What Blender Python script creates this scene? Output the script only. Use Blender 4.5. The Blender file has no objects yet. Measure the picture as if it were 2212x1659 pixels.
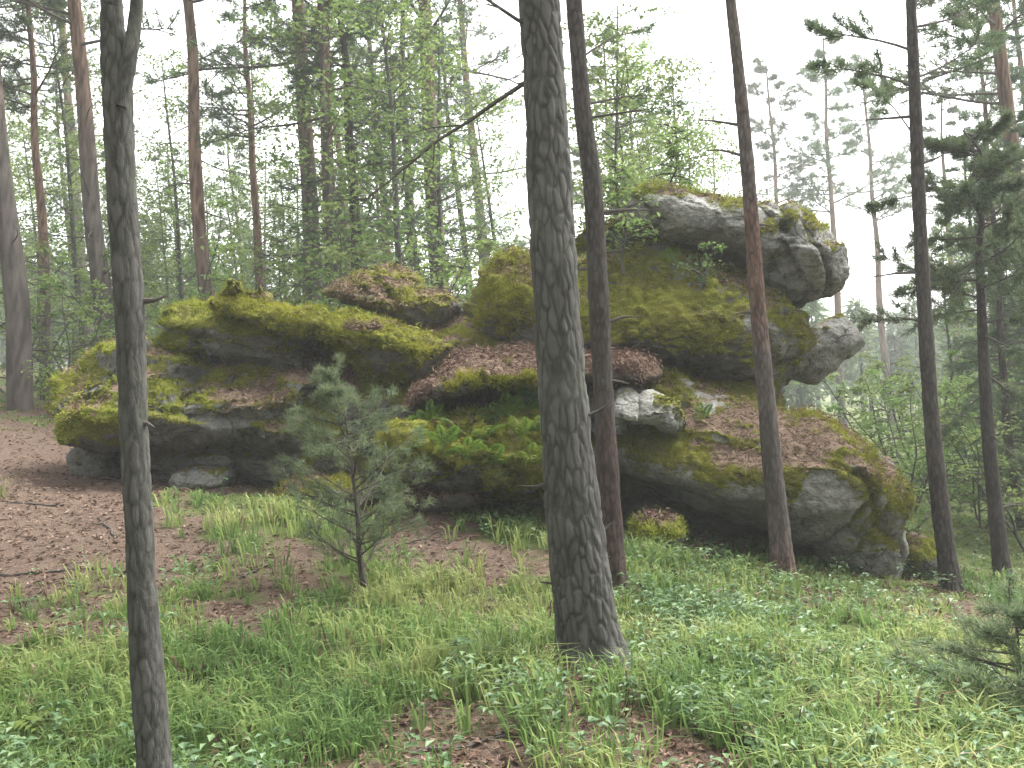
import bpy, math, random
import numpy as np
from mathutils import Vector

# ------------------------------------------------------------------ camera, sky, sun, exposure
scene = bpy.context.scene
COL = scene.collection
ROLL = math.radians(4.0)
CAM = np.array([0.0, 0.0, 1.55])
cam_data = bpy.data.cameras.new('camera')
cam_data.lens = 35.0
cam_data.sensor_width = 36.0
cam_data.clip_start = 0.05
cam_data.clip_end = 1000.0
cam = bpy.data.objects.new('camera', cam_data)
COL.objects.link(cam)
cam.location = CAM
cam.rotation_mode = 'XYZ'
cam.rotation_euler = (math.radians(90), ROLL, 0)     # a small clockwise tilt of the hand-held camera
scene.camera = cam

world = bpy.data.worlds.new('World')
scene.world = world
world.use_nodes = True
wn, wl = world.node_tree.nodes, world.node_tree.links
wn.clear()
SUN_EL, SUN_AZ = math.radians(58), math.radians(62)   # soft light from the upper right, through cloud
sky = wn.new('ShaderNodeTexSky')
sky.sky_type = 'NISHITA'
sky.sun_disc = False
sky.sun_elevation = SUN_EL
sky.sun_rotation = SUN_AZ
sky.air_density = 1.0
sky.dust_density = 4.0
sky.ozone_density = 1.0
hsv = wn.new('ShaderNodeHueSaturation')               # cloud cover: nearly colourless sky
hsv.inputs['Saturation'].default_value = 0.10
bg = wn.new('ShaderNodeBackground')
bg.inputs['Strength'].default_value = 0.15
wo = wn.new('ShaderNodeOutputWorld')
wl.new(sky.outputs[0], hsv.inputs['Color'])
wl.new(hsv.outputs[0], bg.inputs['Color'])
wl.new(bg.outputs[0], wo.inputs['Surface'])

sun_data = bpy.data.lights.new('sun', 'SUN')
sun_data.energy = 1.3
sun_data.angle = math.radians(25)
sun_data.color = (1.0, 0.97, 0.92)
sun = bpy.data.objects.new('sun', sun_data)
COL.objects.link(sun)
sdir = Vector((math.sin(SUN_AZ) * math.cos(SUN_EL), math.cos(SUN_AZ) * math.cos(SUN_EL), math.sin(SUN_EL)))
sun.rotation_euler = sdir.to_track_quat('Z', 'Y').to_euler()
sun.location = (20, 10, 30)

scene.view_settings.view_transform = 'Standard'
scene.view_settings.look = 'None'
scene.view_settings.exposure = 2.35
scene.view_settings.gamma = 1.0
scene.view_settings.use_curve_mapping = False
scene.render.engine = 'CYCLES'
scene.cycles.max_bounces = 6
scene.cycles.diffuse_bounces = 4
scene.cycles.transmission_bounces = 4
scene.cycles.volume_bounces = 1
scene.cycles.use_denoising = True
scene.cycles.use_light_tree = False
world.cycles.sampling_method = 'MANUAL'
world.cycles.sample_map_resolution = 512

rng = np.random.default_rng(11)
random.seed(11)

# ------------------------------------------------------------------ pixels to places
CS, SN = math.cos(ROLL), math.sin(ROLL)
FD = 2212 * 35 / 36.0                                  # focal length in units of a 2212-wide picture

def P(px, py, depth):
    u = (px - 1106) / FD
    v = -(py - 829.5) / FD
    return CAM + depth * np.array([u * CS + v * SN, 1.0, -u * SN + v * CS])

# ------------------------------------------------------------------ noise
def _hash(ix, iy, iz, seed):
    h = (ix.astype(np.uint32) * np.uint32(374761393) + iy.astype(np.uint32) * np.uint32(668265263)
         + iz.astype(np.uint32) * np.uint32(2147483647) + np.uint32(seed * 974711 % 4294967295))
    h = (h ^ (h >> np.uint32(13))) * np.uint32(1274126177)
    h = (h ^ (h >> np.uint32(16))) * np.uint32(2246822519)
    h = h ^ (h >> np.uint32(15))
    return h.astype(np.float64) / 4294967295.0

def vnoise(p, seed=0):
    p = np.asarray(p, float)
    f = np.floor(p)
    i = f.astype(np.int64)
    t = p - f
    t = t * t * t * (t * (t * 6 - 15) + 10)
    r = 0
    for dx in (0, 1):
        wx = t[:, 0] if dx else 1 - t[:, 0]
        for dy in (0, 1):
            wy = t[:, 1] if dy else 1 - t[:, 1]
            for dz in (0, 1):
                wz = t[:, 2] if dz else 1 - t[:, 2]
                r = r + wx * wy * wz * _hash(i[:, 0] + dx, i[:, 1] + dy, i[:, 2] + dz, seed)
    return r

def fbm(p, octv=4, seed=0, gain=0.5):
    p = np.asarray(p, float)
    a, s, tot = 1.0, 0.0, 0.0
    for o in range(octv):
        s = s + a * vnoise(p * (2.03 ** o) + 17.3 * o, seed + o)
        tot += a
        a *= gain
    return s / tot

def cells(p, seed=0):
    """distance between the two nearest cell centres, and a random value per cell"""
    p = np.asarray(p, float)
    f = np.floor(p).astype(np.int64)
    d1 = np.full(len(p), 9.0); d2 = np.full(len(p), 9.0); idv = np.zeros(len(p))
    for dx in (-1, 0, 1):
        for dy in (-1, 0, 1):
            for dz in (-1, 0, 1):
                c = f + np.array([dx, dy, dz])
                q = np.stack([_hash(c[:, 0], c[:, 1], c[:, 2], seed + k) for k in range(3)], 1) + c
                d = np.sqrt(((q - p) ** 2).sum(1))
                near = d < d1
                d2 = np.where(near, d1, np.minimum(d2, d))
                idv = np.where(near, _hash(c[:, 0], c[:, 1], c[:, 2], seed + 9), idv)
                d1 = np.where(near, d, d1)
    return d2 - d1, idv

def sstep(a, b, x):
    t = np.clip((x - a) / (b - a), 0, 1)
    return t * t * (3 - 2 * t)

def unit(v):
    return v / (np.linalg.norm(v, axis=-1, keepdims=True) + 1e-12)

# ------------------------------------------------------------------ mesh helpers
class Buf:
    """collects triangles and quads; one Buf becomes one mesh"""
    def __init__(self):
        self.v, self.f, self.n, self.t = [], [], 0, []
    def add(self, verts, faces, tint=None):
        verts = np.asarray(verts, float)
        faces = np.asarray(faces, np.int64)
        self.v.append(verts)
        self.f.append(faces + self.n)
        self.t.append(np.full(len(verts), 0.5) if tint is None else np.broadcast_to(tint, (len(verts),)).astype(float))
        self.n += len(verts)
    def mesh(self, name, smooth=False, extra=None):
        me = bpy.data.meshes.new(name)
        v = np.concatenate(self.v) if self.v else np.zeros((0, 3))
        me.vertices.add(len(v))
        me.vertices.foreach_set('co', v.astype(np.float32).ravel())
        li = np.concatenate([f.ravel() for f in self.f])
        sz = np.concatenate([np.full(len(f), f.shape[1]) for f in self.f])
        st = np.concatenate([[0], np.cumsum(sz)[:-1]])
        me.loops.add(len(li))
        me.loops.foreach_set('vertex_index', li.astype(np.int32))
        me.polygons.add(len(sz))
        me.polygons.foreach_set('loop_start', st.astype(np.int32))
        me.polygons.foreach_set('use_smooth', np.full(len(sz), smooth))
        at = me.attributes.new('tint', 'FLOAT', 'POINT')
        at.data.foreach_set('value', np.concatenate(self.t).astype(np.float32))
        for k, arr in (extra or {}).items():
            a = me.attributes.new(k, 'FLOAT', 'POINT')
            a.data.foreach_set('value', np.asarray(arr, np.float32))
        me.update(calc_edges=True)
        return me

def link(name, mesh, mat, parent=None, kind=None, label=None, cat=None, group=None):
    o = bpy.data.objects.new(name, mesh)
    COL.objects.link(o)
    if mat is not None and mesh is not None and len(mesh.materials) == 0:
        mesh.materials.append(mat)
    if parent is not None:
        o.parent = parent
    tag(o, label, cat, group, kind)
    return o

def tag(o, label=None, cat=None, group=None, kind=None):
    if label: o['label'] = label
    if cat: o['category'] = cat
    if group: o['group'] = group
    if kind: o['kind'] = kind
    return o

def thing(name, loc, label, cat, group=None):
    o = bpy.data.objects.new(name, None)
    o.empty_display_size = 0.2
    COL.objects.link(o)
    o.location = loc
    return tag(o, label, cat, group)

def copy_thing(src, loc, rz=0, sc=1.0, tilt=(0, 0), label=None, group=None):
    c = src.copy()
    COL.objects.link(c)
    c.location = loc
    c.rotation_euler = (tilt[0], tilt[1], rz)
    c.scale = (sc, sc, sc) if np.isscalar(sc) else sc
    tag(c, label, None, group)
    for ch in list(src.children):
        d = ch.copy()
        COL.objects.link(d)
        d.parent = c
        for g in list(ch.children):
            e = g.copy()
            COL.objects.link(e)
            e.parent = d
    return c

def tube(buf, path, radii, sides=8, cap=True, tint=None, wob=None):
    path = np.asarray(path, float)
    radii = np.asarray(radii, float)
    n = len(path)
    tan = unit(np.gradient(path, axis=0))
    ref = np.array([0.0, 1.0, 0.0]) if abs(tan[:, 1]).mean() < 0.8 else np.array([1.0, 0, 0])
    a = unit(np.cross(tan, ref))
    b = np.cross(tan, a)
    th = np.linspace(0, 2 * math.pi, sides, endpoint=False)
    ring = np.cos(th)[None, :, None] * a[:, None, :] + np.sin(th)[None, :, None] * b[:, None, :]
    rr = radii[:, None] * np.ones(sides)[None, :]
    if wob is not None:
        rr = rr * wob(n, sides, th)
    V = path[:, None, :] + ring * rr[:, :, None]
    i = np.arange(n - 1)[:, None] * sides
    j = np.arange(sides)[None, :]
    jn = (j + 1) % sides
    F = np.stack([i + j, i + jn, i + sides + jn, i + sides + j], -1).reshape(-1, 4)
    buf.add(V.reshape(-1, 3), F, tint)
    if cap:
        buf.add(np.vstack([V[-1], path[-1] + tan[-1] * radii[-1] * 0.5]),
                [[k, (k + 1) % sides, sides] for k in range(sides)], tint)

def spline(pts, n):
    """Catmull-Rom through rows of pts (any width)"""
    pts = np.asarray(pts, float)
    p = np.vstack([2 * pts[0] - pts[1], pts, 2 * pts[-1] - pts[-2]])
    t = np.linspace(0, len(pts) - 1 - 1e-6, n)
    k = t.astype(int)
    u = (t - k)[:, None]
    p0, p1, p2, p3 = p[k], p[k + 1], p[k + 2], p[k + 3]
    return 0.5 * (2 * p1 + (p2 - p0) * u + (2 * p0 - 5 * p1 + 4 * p2 - p3) * u ** 2 + (3 * p1 - p0 - 3 * p2 + p3) * u ** 3)

def spikes(buf, base, d, ln, wd, r, tint=None):
    """needles: one thin triangle each"""
    d = unit(d)
    side = unit(np.cross(d, r.normal(size=d.shape)))
    n = len(base)
    ln = np.broadcast_to(ln, (n,))[:, None]
    wd = np.broadcast_to(wd, (n,))[:, None]
    V = np.stack([base - side * wd / 2, base + side * wd / 2, base + d * ln], 1).reshape(-1, 3)
    F = np.arange(3 * n).reshape(-1, 3)
    buf.add(V, F, np.repeat(np.broadcast_to(0.5 if tint is None else tint, (n,)), 3))

def leaves(buf, base, d, nrm, ln, wd, r, tint=None, fold=0.25, droop=0.15):
    """leaf blades: two folded halves with a bent tip, six vertices"""
    n = len(base)
    d = unit(d)
    side = unit(np.cross(d, nrm))
    up = np.cross(side, d)
    ln = np.broadcast_to(ln, (n,))[:, None]
    wd = np.broadcast_to(wd, (n,))[:, None]
    a = base
    m = base + d * ln * 0.5 - up * ln * 0.02
    t = base + d * ln - up * ln * droop
    l = base + d * ln * 0.45 - side * wd / 2 + up * wd * fold
    rr = base + d * ln * 0.45 + side * wd / 2 + up * wd * fold
    V = np.stack([a, l, m, rr, t], 1).reshape(-1, 3)
    o = np.arange(n)[:, None] * 5
    F = np.concatenate([o + np.array([[0, 2, 1]]), o + np.array([[1, 2, 4]]), o + np.array([[0, 3, 2]]), o + np.array([[2, 3, 4]])])
    buf.add(V, F, np.repeat(np.broadcast_to(0.5 if tint is None else tint, (n,)), 5))

# ------------------------------------------------------------------ materials
def nodes_for(name):
    m = bpy.data.materials.new(name)
    m.use_nodes = True
    nt = m.node_tree
    nt.nodes.clear()
    out = nt.nodes.new('ShaderNodeOutputMaterial')
    return m, nt, out

def ramp(nt, fac, stops):
    r = nt.nodes.new('ShaderNodeValToRGB')
    e = r.color_ramp.elements
    while len(e) < len(stops):
        e.new(0.5)
    for k, (p, c) in enumerate(stops):
        e[k].position = p
        e[k].color = (*c, 1)
    nt.links.new(fac, r.inputs[0])
    return r.outputs[0]

def attr(nt, name):
    a = nt.nodes.new('ShaderNodeAttribute')
    a.attribute_name = name
    return a.outputs['Fac']

def noise(nt, scale, detail=4, rough=0.6, stretch=None, dist=0.0):
    tc = nt.nodes.new('ShaderNodeTexCoord')
    src = tc.outputs['Object']
    if stretch:
        mp = nt.nodes.new('ShaderNodeMapping')
        mp.inputs['Scale'].default_value = stretch
        nt.links.new(src, mp.inputs[0])
        src = mp.outputs[0]
    n = nt.nodes.new('ShaderNodeTexNoise')
    n.inputs['Scale'].default_value = scale
    n.inputs['Detail'].default_value = detail
    n.inputs['Roughness'].default_value = rough
    n.inputs['Distortion'].default_value = dist
    nt.links.new(src, n.inputs['Vector'])
    return n.outputs['Fac']

def mixc(nt, fac, a, b, mode='MIX'):
    m = nt.nodes.new('ShaderNodeMix')
    m.data_type = 'RGBA'
    m.blend_type = mode
    for s, val in ((0, fac), (6, a), (7, b)):
        if isinstance(val, (int, float)):
            m.inputs[s].default_value = val
        elif isinstance(val, tuple):
            m.inputs[s].default_value = (*val, 1)
        else:
            nt.links.new(val, m.inputs[s])
    return m.outputs[2]

def math_n(nt, op, a, b=0.0, clamp=False):
    m = nt.nodes.new('ShaderNodeMath')
    m.operation = op
    m.use_clamp = clamp
    for k, val in enumerate((a, b)):
        if isinstance(val, (int, float)):
            m.inputs[k].default_value = val
        else:
            nt.links.new(val, m.inputs[k])
    return m.outputs[0]

def bump(nt, height, strength, dist=0.02):
    b = nt.nodes.new('ShaderNodeBump')
    b.inputs['Strength'].default_value = strength
    b.inputs['Distance'].default_value = dist
    nt.links.new(height, b.inputs['Height'])
    return b.outputs[0]

def leaf_mat(name, dark, mid, light, trans=0.35, rough=0.55, spec=0.25):
    m, nt, out = nodes_for(name)
    c = ramp(nt, attr(nt, 'tint'), [(0.0, dark), (0.5, mid), (1.0, light)])
    oi = nt.nodes.new('ShaderNodeObjectInfo')
    hs = nt.nodes.new('ShaderNodeHueSaturation')
    nt.links.new(c, hs.inputs['Color'])
    nt.links.new(math_n(nt, 'ADD', math_n(nt, 'MULTIPLY', oi.outputs['Random'], 0.03), 0.485), hs.inputs['Hue'])
    nt.links.new(math_n(nt, 'ADD', math_n(nt, 'MULTIPLY', oi.outputs['Random'], 0.4), 0.8), hs.inputs['Value'])
    p = nt.nodes.new('ShaderNodeBsdfPrincipled')
    p.inputs['Roughness'].default_value = rough
    p.inputs['Specular IOR Level'].default_value = spec
    nt.links.new(hs.outputs[0], p.inputs['Base Color'])
    t = nt.nodes.new('ShaderNodeBsdfTranslucent')
    nt.links.new(hs.outputs[0], t.inputs['Color'])
    mx = nt.nodes.new('ShaderNodeMixShader')
    mx.inputs[0].default_value = trans
    nt.links.new(p.outputs[0], mx.inputs[1])
    nt.links.new(t.outputs[0], mx.inputs[2])
    nt.links.new(mx.outputs[0], out.inputs['Surface'])
    return m

def bark_mat(name, crack, mid, light, scale=9.0, orange=None, lichen=0.25):
    m, nt, out = nodes_for(name)
    n1 = noise(nt, scale * 2.2, 8, 0.65, (1, 1, 0.22), 0.5)
    n2 = noise(nt, scale * 3.5, 6, 0.7, (1, 1, 0.5))
    n3 = noise(nt, 1.6, 4, 0.6)
    rel = attr(nt, 'tint')                      # bark relief of the mesh: plates and furrows
    s = math_n(nt, 'ADD', math_n(nt, 'MULTIPLY', n1, 0.5), math_n(nt, 'MULTIPLY', rel, 0.5))
    c = ramp(nt, s, [(0.25, crack), (0.47, mid), (0.78, light)])
    c = mixc(nt, math_n(nt, 'MULTIPLY', n2, 0.55), c, mid)
    if orange:
        c = mixc(nt, math_n(nt, 'MULTIPLY', attr(nt, 'rust'), 0.8), c, ramp(nt, s, [(0.25, tuple(0.22 * k for k in orange)), (0.5, tuple(0.75 * k for k in orange)), (0.75, tuple(1.15 * k for k in orange))]))
    li = ramp(nt, n3, [(0.52, (0, 0, 0)), (0.68, (1, 1, 1))])
    c = mixc(nt, math_n(nt, 'MULTIPLY', math_n(nt, 'MULTIPLY', li, n2), lichen), c, (0.20, 0.215, 0.17))
    p = nt.nodes.new('ShaderNodeBsdfPrincipled')
    p.inputs['Roughness'].default_value = 0.92
    p.inputs['Specular IOR Level'].default_value = 0.15
    nt.links.new(c, p.inputs['Base Color'])
    hgt = math_n(nt, 'ADD', n1, math_n(nt, 'MULTIPLY', n2, 0.5))
    nt.links.new(bump(nt, hgt, 0.9, 0.02), p.inputs['Normal'])
    nt.links.new(p.outputs[0], out.inputs['Surface'])
    return m

def rock_mat(name, tone=1.0):
    m, nt, out = nodes_for(name)
    n1 = noise(nt, 1.7, 8, 0.62, None, 0.4)
    n2 = noise(nt, 11.0, 8, 0.7)
    n3 = noise(nt, 42.0, 4, 0.7)
    st = noise(nt, 3.0, 6, 0.6, (0.5, 0.5, 3.2), 0.5)
    base = ramp(nt, n1, [(0.3, (0.055 * tone, 0.055 * tone, 0.05 * tone)), (0.5, (0.125 * tone, 0.122 * tone, 0.11 * tone)), (0.7, (0.23 * tone, 0.225 * tone, 0.21 * tone))])
    base = mixc(nt, 0.55, base, ramp(nt, st, [(0.35, (0.06 * tone, 0.06 * tone, 0.054 * tone)), (0.65, (0.16 * tone, 0.158 * tone, 0.145 * tone))]))
    base = mixc(nt, ramp(nt, n2, [(0.52, (0, 0, 0)), (0.68, (0.7, 0.7, 0.7))]), base, (0.035, 0.035, 0.030))       # black lichen
    base = mixc(nt, ramp(nt, noise(nt, 6.0, 6, 0.7, None, 0.8), [(0.58, (0, 0, 0)), (0.70, (0.65, 0.65, 0.65))]), base, (0.19, 0.20, 0.17))  # pale lichen
    n5 = noise(nt, 24.0, 5, 0.75)
    base = mixc(nt, ramp(nt, n5, [(0.56, (0, 0, 0)), (0.64, (0.75, 0.75, 0.75))]), base, (0.21 * tone ** 0.5, 0.215 * tone ** 0.5, 0.185 * tone ** 0.5))
    base = mixc(nt, ramp(nt, noise(nt, 31.0, 5, 0.75, None, 0.3), [(0.57, (0, 0, 0)), (0.66, (0.85, 0.85, 0.85))]), base, (0.030, 0.030, 0.026))
    base = mixc(nt, ramp(nt, noise(nt, 3.4, 6, 0.7, (1.6, 1.6, 0.45), 0.6), [(0.52, (0, 0, 0)), (0.68, (0.45, 0.45, 0.45))]), base, (0.055 * tone ** 0.5, 0.054 * tone ** 0.5, 0.047 * tone ** 0.5))
    base = mixc(nt, ramp(nt, noise(nt, 2.1, 6, 0.7, None, 0.5), [(0.52, (0, 0, 0)), (0.68, (0.5, 0.5, 0.5))]), base, (0.085, 0.085, 0.045))     # thin green algae
    # hairline joints and chipped edges on the bare stone
    tcv = nt.nodes.new('ShaderNodeTexCoord')
    warp = nt.nodes.new('ShaderNodeTexNoise'); warp.inputs['Scale'].default_value = 2.6; warp.inputs['Detail'].default_value = 8
    nt.links.new(tcv.outputs['Object'], warp.inputs['Vector'])
    vm = nt.nodes.new('ShaderNodeVectorMath'); vm.operation = 'MULTIPLY_ADD'; vm.inputs[1].default_value = (0.55, 0.55, 0.55)
    nt.links.new(warp.outputs['Color'], vm.inputs[0]); nt.links.new(tcv.outputs['Object'], vm.inputs[2])
    vmp = nt.nodes.new('ShaderNodeMapping'); vmp.inputs['Scale'].default_value = (1.0, 1.0, 2.2); vmp.inputs['Rotation'].default_value = (0, 0.2, 0)
    nt.links.new(vm.outputs[0], vmp.inputs[0])
    vo = nt.nodes.new('ShaderNodeTexVoronoi'); vo.feature = 'DISTANCE_TO_EDGE'; vo.inputs['Scale'].default_value = 1.3
    nt.links.new(vmp.outputs[0], vo.inputs['Vector'])
    joint = math_n(nt, 'MAXIMUM', ramp(nt, vo.outputs['Distance'], [(0.0, (0, 0, 0)), (0.016, (1, 1, 1))]), ramp(nt, noise(nt, 1.3, 3, 0.6), [(0.48, (0, 0, 0)), (0.56, (1, 1, 1))]))
    base = mixc(nt, joint, mixc(nt, 0.5, base, (0.02, 0.019, 0.017)), base)
    lit = mixc(nt, n3, (0.13, 0.088, 0.062), (0.35, 0.255, 0.185))
    mos = mixc(nt, n2, (0.105, 0.120, 0.015), mixc(nt, n3, (0.20, 0.21, 0.026), (0.29, 0.29, 0.048)))
    mos = mixc(nt, ramp(nt, noise(nt, 2.4, 5, 0.65, None, 0.6), [(0.46, (0, 0, 0)), (0.64, (0.65, 0.65, 0.65))]), mos, mixc(nt, n3, (0.075, 0.060, 0.030), (0.17, 0.135, 0.075)))
    jit = math_n(nt, 'MULTIPLY', math_n(nt, 'SUBTRACT', n2, 0.5), 0.9)
    def mask(name):
        x = math_n(nt, 'ADD', attr(nt, name), jit)
        return ramp(nt, x, [(0.43, (0, 0, 0)), (0.56, (1, 1, 1))])
    c = mixc(nt, mask('moss'), base, mos)
    c = mixc(nt, mask('litter'), c, lit)
    p = nt.nodes.new('ShaderNodeBsdfPrincipled')
    p.inputs['Roughness'].default_value = 0.95
    p.inputs['Specular IOR Level'].default_value = 0.15
    nt.links.new(c, p.inputs['Base Color'])
    h = math_n(nt, 'ADD', math_n(nt, 'MULTIPLY', n2, 1.2), math_n(nt, 'MULTIPLY', n3, 0.7))
    h = math_n(nt, 'ADD', h, math_n(nt, 'MULTIPLY', st, 1.2))
    h = math_n(nt, 'ADD', h, math_n(nt, 'MULTIPLY', joint, 0.7))
    nt.links.new(bump(nt, h, 1.0, 0.06), p.inputs['Normal'])
    nt.links.new(p.outputs[0], out.inputs['Surface'])
    return m

def ground_mat():
    m, nt, out = nodes_for('forest_floor')
    n1 = noise(nt, 2.2, 8, 0.65)
    n2 = noise(nt, 26, 6, 0.7)
    n3 = noise(nt, 90, 4, 0.7)
    brown = mixc(nt, n2, (0.045, 0.031, 0.022), (0.17, 0.118, 0.088))
    brown = mixc(nt, ramp(nt, n3, [(0.45, (0, 0, 0)), (0.7, (1, 1, 1))]), brown, (0.21, 0.155, 0.122))
    green = mixc(nt, n2, (0.05, 0.075, 0.02), (0.12, 0.16, 0.045))
    x = math_n(nt, 'ADD', attr(nt, 'green'), math_n(nt, 'MULTIPLY', math_n(nt, 'SUBTRACT', n1, 0.5), 1.0))
    c = mixc(nt, ramp(nt, x, [(0.35, (0, 0, 0)), (0.8, (0.85, 0.85, 0.85))]), brown, green)
    p = nt.nodes.new('ShaderNodeBsdfPrincipled')
    p.inputs['Roughness'].default_value = 1.0
    p.inputs['Specular IOR Level'].default_value = 0.1
    nt.links.new(c, p.inputs['Base Color'])
    nt.links.new(bump(nt, math_n(nt, 'ADD', n2, n3), 0.9, 0.03), p.inputs['Normal'])
    nt.links.new(p.outputs[0], out.inputs['Surface'])
    return m

M = {
    'grass': leaf_mat('grass_blades', (0.085, 0.145, 0.042), (0.165, 0.24, 0.068), (0.29, 0.315, 0.115), 0.5),
    'herb': leaf_mat('herb_leaves', (0.065, 0.130, 0.052), (0.115, 0.205, 0.090), (0.20, 0.29, 0.12), 0.35, 0.45, 0.35),
    'litter': leaf_mat('dry_litter', (0.055, 0.033, 0.021), (0.135, 0.086, 0.060), (0.25, 0.185, 0.14), 0.1, 0.9, 0.1),
    'moss': leaf_mat('moss_fuzz', (0.105, 0.125, 0.015), (0.205, 0.225, 0.026), (0.31, 0.31, 0.052), 0.4, 0.9, 0.05),
    'pine': leaf_mat('pine_needles', (0.050, 0.082, 0.038), (0.095, 0.138, 0.064), (0.16, 0.20, 0.09), 0.4),
    'bluepine': leaf_mat('young_pine_needles', (0.090, 0.140, 0.072), (0.16, 0.22, 0.115), (0.25, 0.30, 0.155), 0.5),
    'spruce': leaf_mat('spruce_needles', (0.042, 0.080, 0.042), (0.075, 0.125, 0.062), (0.12, 0.17, 0.078), 0.35),
    'leaf': leaf_mat('broad_leaves', (0.080, 0.135, 0.036), (0.14, 0.21, 0.058), (0.22, 0.285, 0.095), 0.5),
    'fern': leaf_mat('fern_fronds', (0.055, 0.105, 0.015), (0.10, 0.165, 0.024), (0.16, 0.23, 0.045), 0.4),
    'bark_grey': bark_mat('grey_bark', (0.024, 0.023, 0.020), (0.068, 0.066, 0.059), (0.115, 0.111, 0.101), 9, None, 0.55),
    'bark_dark': bark_mat('dark_bark', (0.017, 0.014, 0.012), (0.048, 0.041, 0.037), (0.085, 0.075, 0.068), 10, (0.105, 0.048, 0.034), 0.25),
    'bark_rust': bark_mat('reddish_bark', (0.028, 0.022, 0.019), (0.076, 0.064, 0.058), (0.14, 0.12, 0.11), 10, (0.165, 0.090, 0.065), 0.2),
    'bark_pine': bark_mat('pine_bark', (0.03, 0.025, 0.022), (0.085, 0.073, 0.065), (0.15, 0.13, 0.115), 7, (0.22, 0.135, 0.09), 0.1),
    'twig': bark_mat('twig_bark', (0.03, 0.026, 0.022), (0.08, 0.07, 0.06), (0.15, 0.13, 0.115), 20),
    'rock': rock_mat('mossy_rock', 1.6),
    'rock_pale': rock_mat('weathered_rock', 2.8),
    'ground': ground_mat(),
}

# ------------------------------------------------------------------ ground
CTRL = [  # picture points on the ground and how far away they are
    (1275, 1410, 5.2), (780, 1250, 7.2), (200, 1030, 9.6), (400, 1062, 9.2), (620, 1050, 9.2), (1000, 1075, 9.0),
    (1200, 1105, 8.8), (1500, 1175, 8.9), (1750, 1232, 8.7), (1900, 1290, 8.5), (1690, 1232, 8.0), (2060, 1305, 8.8),
    (2170, 1280, 10.5), (45, 885, 14.0), (0, 1659, 3.9), (1106, 1659, 3.9), (2212, 1659, 3.8), (0, 1300, 6.0), (600, 1400, 5.3),
    (1700, 1450, 5.2), (2212, 1450, 5.6), (330, 1659, 4.1), (400, 1058, 10.3), (200, 1035, 10.4), (570, 1050, 10.2),
]
CP = np.array([P(*c) for c in CTRL])
XS = lambda x: 22 * np.tanh(x / 22)
YS = lambda y: 26 * np.tanh(y / 26)
A_ = np.stack([np.ones(len(CP)), XS(CP[:, 0]), YS(CP[:, 1])], 1)
PL = np.linalg.lstsq(A_, CP[:, 2], rcond=None)[0]
RES = CP[:, 2] - A_ @ PL

def ground_z(x, y, detail=True):
    x = np.atleast_1d(np.asarray(x, float))
    y = np.atleast_1d(np.asarray(y, float))
    z = PL[0] + PL[1] * XS(x) + PL[2] * YS(y)
    d2 = (x[:, None] - CP[None, :, 0]) ** 2 + (y[:, None] - CP[None, :, 1]) ** 2
    w = np.exp(-d2 / (2 * 1.1 ** 2))
    z = z + (w @ RES) / (w.sum(1) + 0.25)
    if detail:
        p = np.stack([x, y, np.zeros_like(x)], 1)
        z = z + 0.16 * (fbm(p * 0.7, 3, 5) - 0.5) + 0.10 * (fbm(p * 2.6, 4, 9) - 0.5) + 0.025 * (fbm(p * 9.0, 2, 10) - 0.5)
    return z

def gz(x, y):
    return float(ground_z(x, y)[0])

def G(px, py):
    """the ground point seen at a picture point"""
    d = P(px, py, 1.0) - CAM
    t = np.linspace(1.5, 40, 1600)
    q = CAM + d * t[:, None]
    under = q[:, 2] < ground_z(q[:, 0], q[:, 1])
    k = int(np.argmax(under)) if under.any() else len(t) - 1
    return q[k]

BLOBS = []   # x, y, radius, value: bare needle litter (negative) and thick green (positive)
for px, py, r, val in [(40, 1120, 1.0, -1), (100, 970, 1.4, -1.1), (200, 1160, 0.7, -.7), (40, 1290, .5, -.6), (930, 1130, .5, -.8), (980, 1200, .35, -.6),
                       (560, 1200, .5, -.5), (1000, 1640, .36, -.55), (1190, 1590, .25, -.45), (1600, 1640, .25, -.5), (1460, 1150, .3, -.5), (460, 1100, .6, 1.0), (600, 1120, .5, .8),
                       (800, 1340, .7, .7), (1130, 1170, .5, .9), (200, 1560, .6, .7), (500, 1450, .8, .6), (1550, 1350, .8, .7), (700, 1220, .4, .4),
                       (1900, 1400, .9, .7), (2000, 1600, .6, .8), (1700, 1560, .4, .6), (330, 1260, .5, .5), (1250, 1480, .5, .5), (1050, 1330, .6, .5),
                       (650, 1290, .5, -.7), (430, 1330, .45, -.6), (1060, 1240, .45, -.7), (840, 1450, .3, -.4), (1900, 1500, .25, -.4), (200, 1035, .6, -1.6), (330, 1055, .5, -1.6), (480, 1045, .4, -1.3), (600, 1030, .4, -1.0)]:
    g_ = G(px, py)
    BLOBS.append((g_[0], g_[1], r, val))
BLOBS = np.array(BLOBS)

def cover(x, y):
    p = np.stack([x, y, np.full_like(x, 3.3)], 1)
    c = 0.60 + 1.2 * (fbm(p * 0.9, 3, 21) - 0.5) + 1.7 * (fbm(p * 4.0, 3, 27) - 0.5)
    d2 = (x[:, None] - BLOBS[None, :, 0]) ** 2 + (y[:, None] - BLOBS[None, :, 1]) ** 2
    c = c + (np.exp(-d2 / (2 * BLOBS[None, :, 2] ** 2)) * BLOBS[None, :, 3] * 0.75).sum(1)
    c = c + 0.6 * sstep(2.0, 5.0, x) * sstep(9.5, 12, y)
    return np.clip(c, 0, 1)

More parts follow.
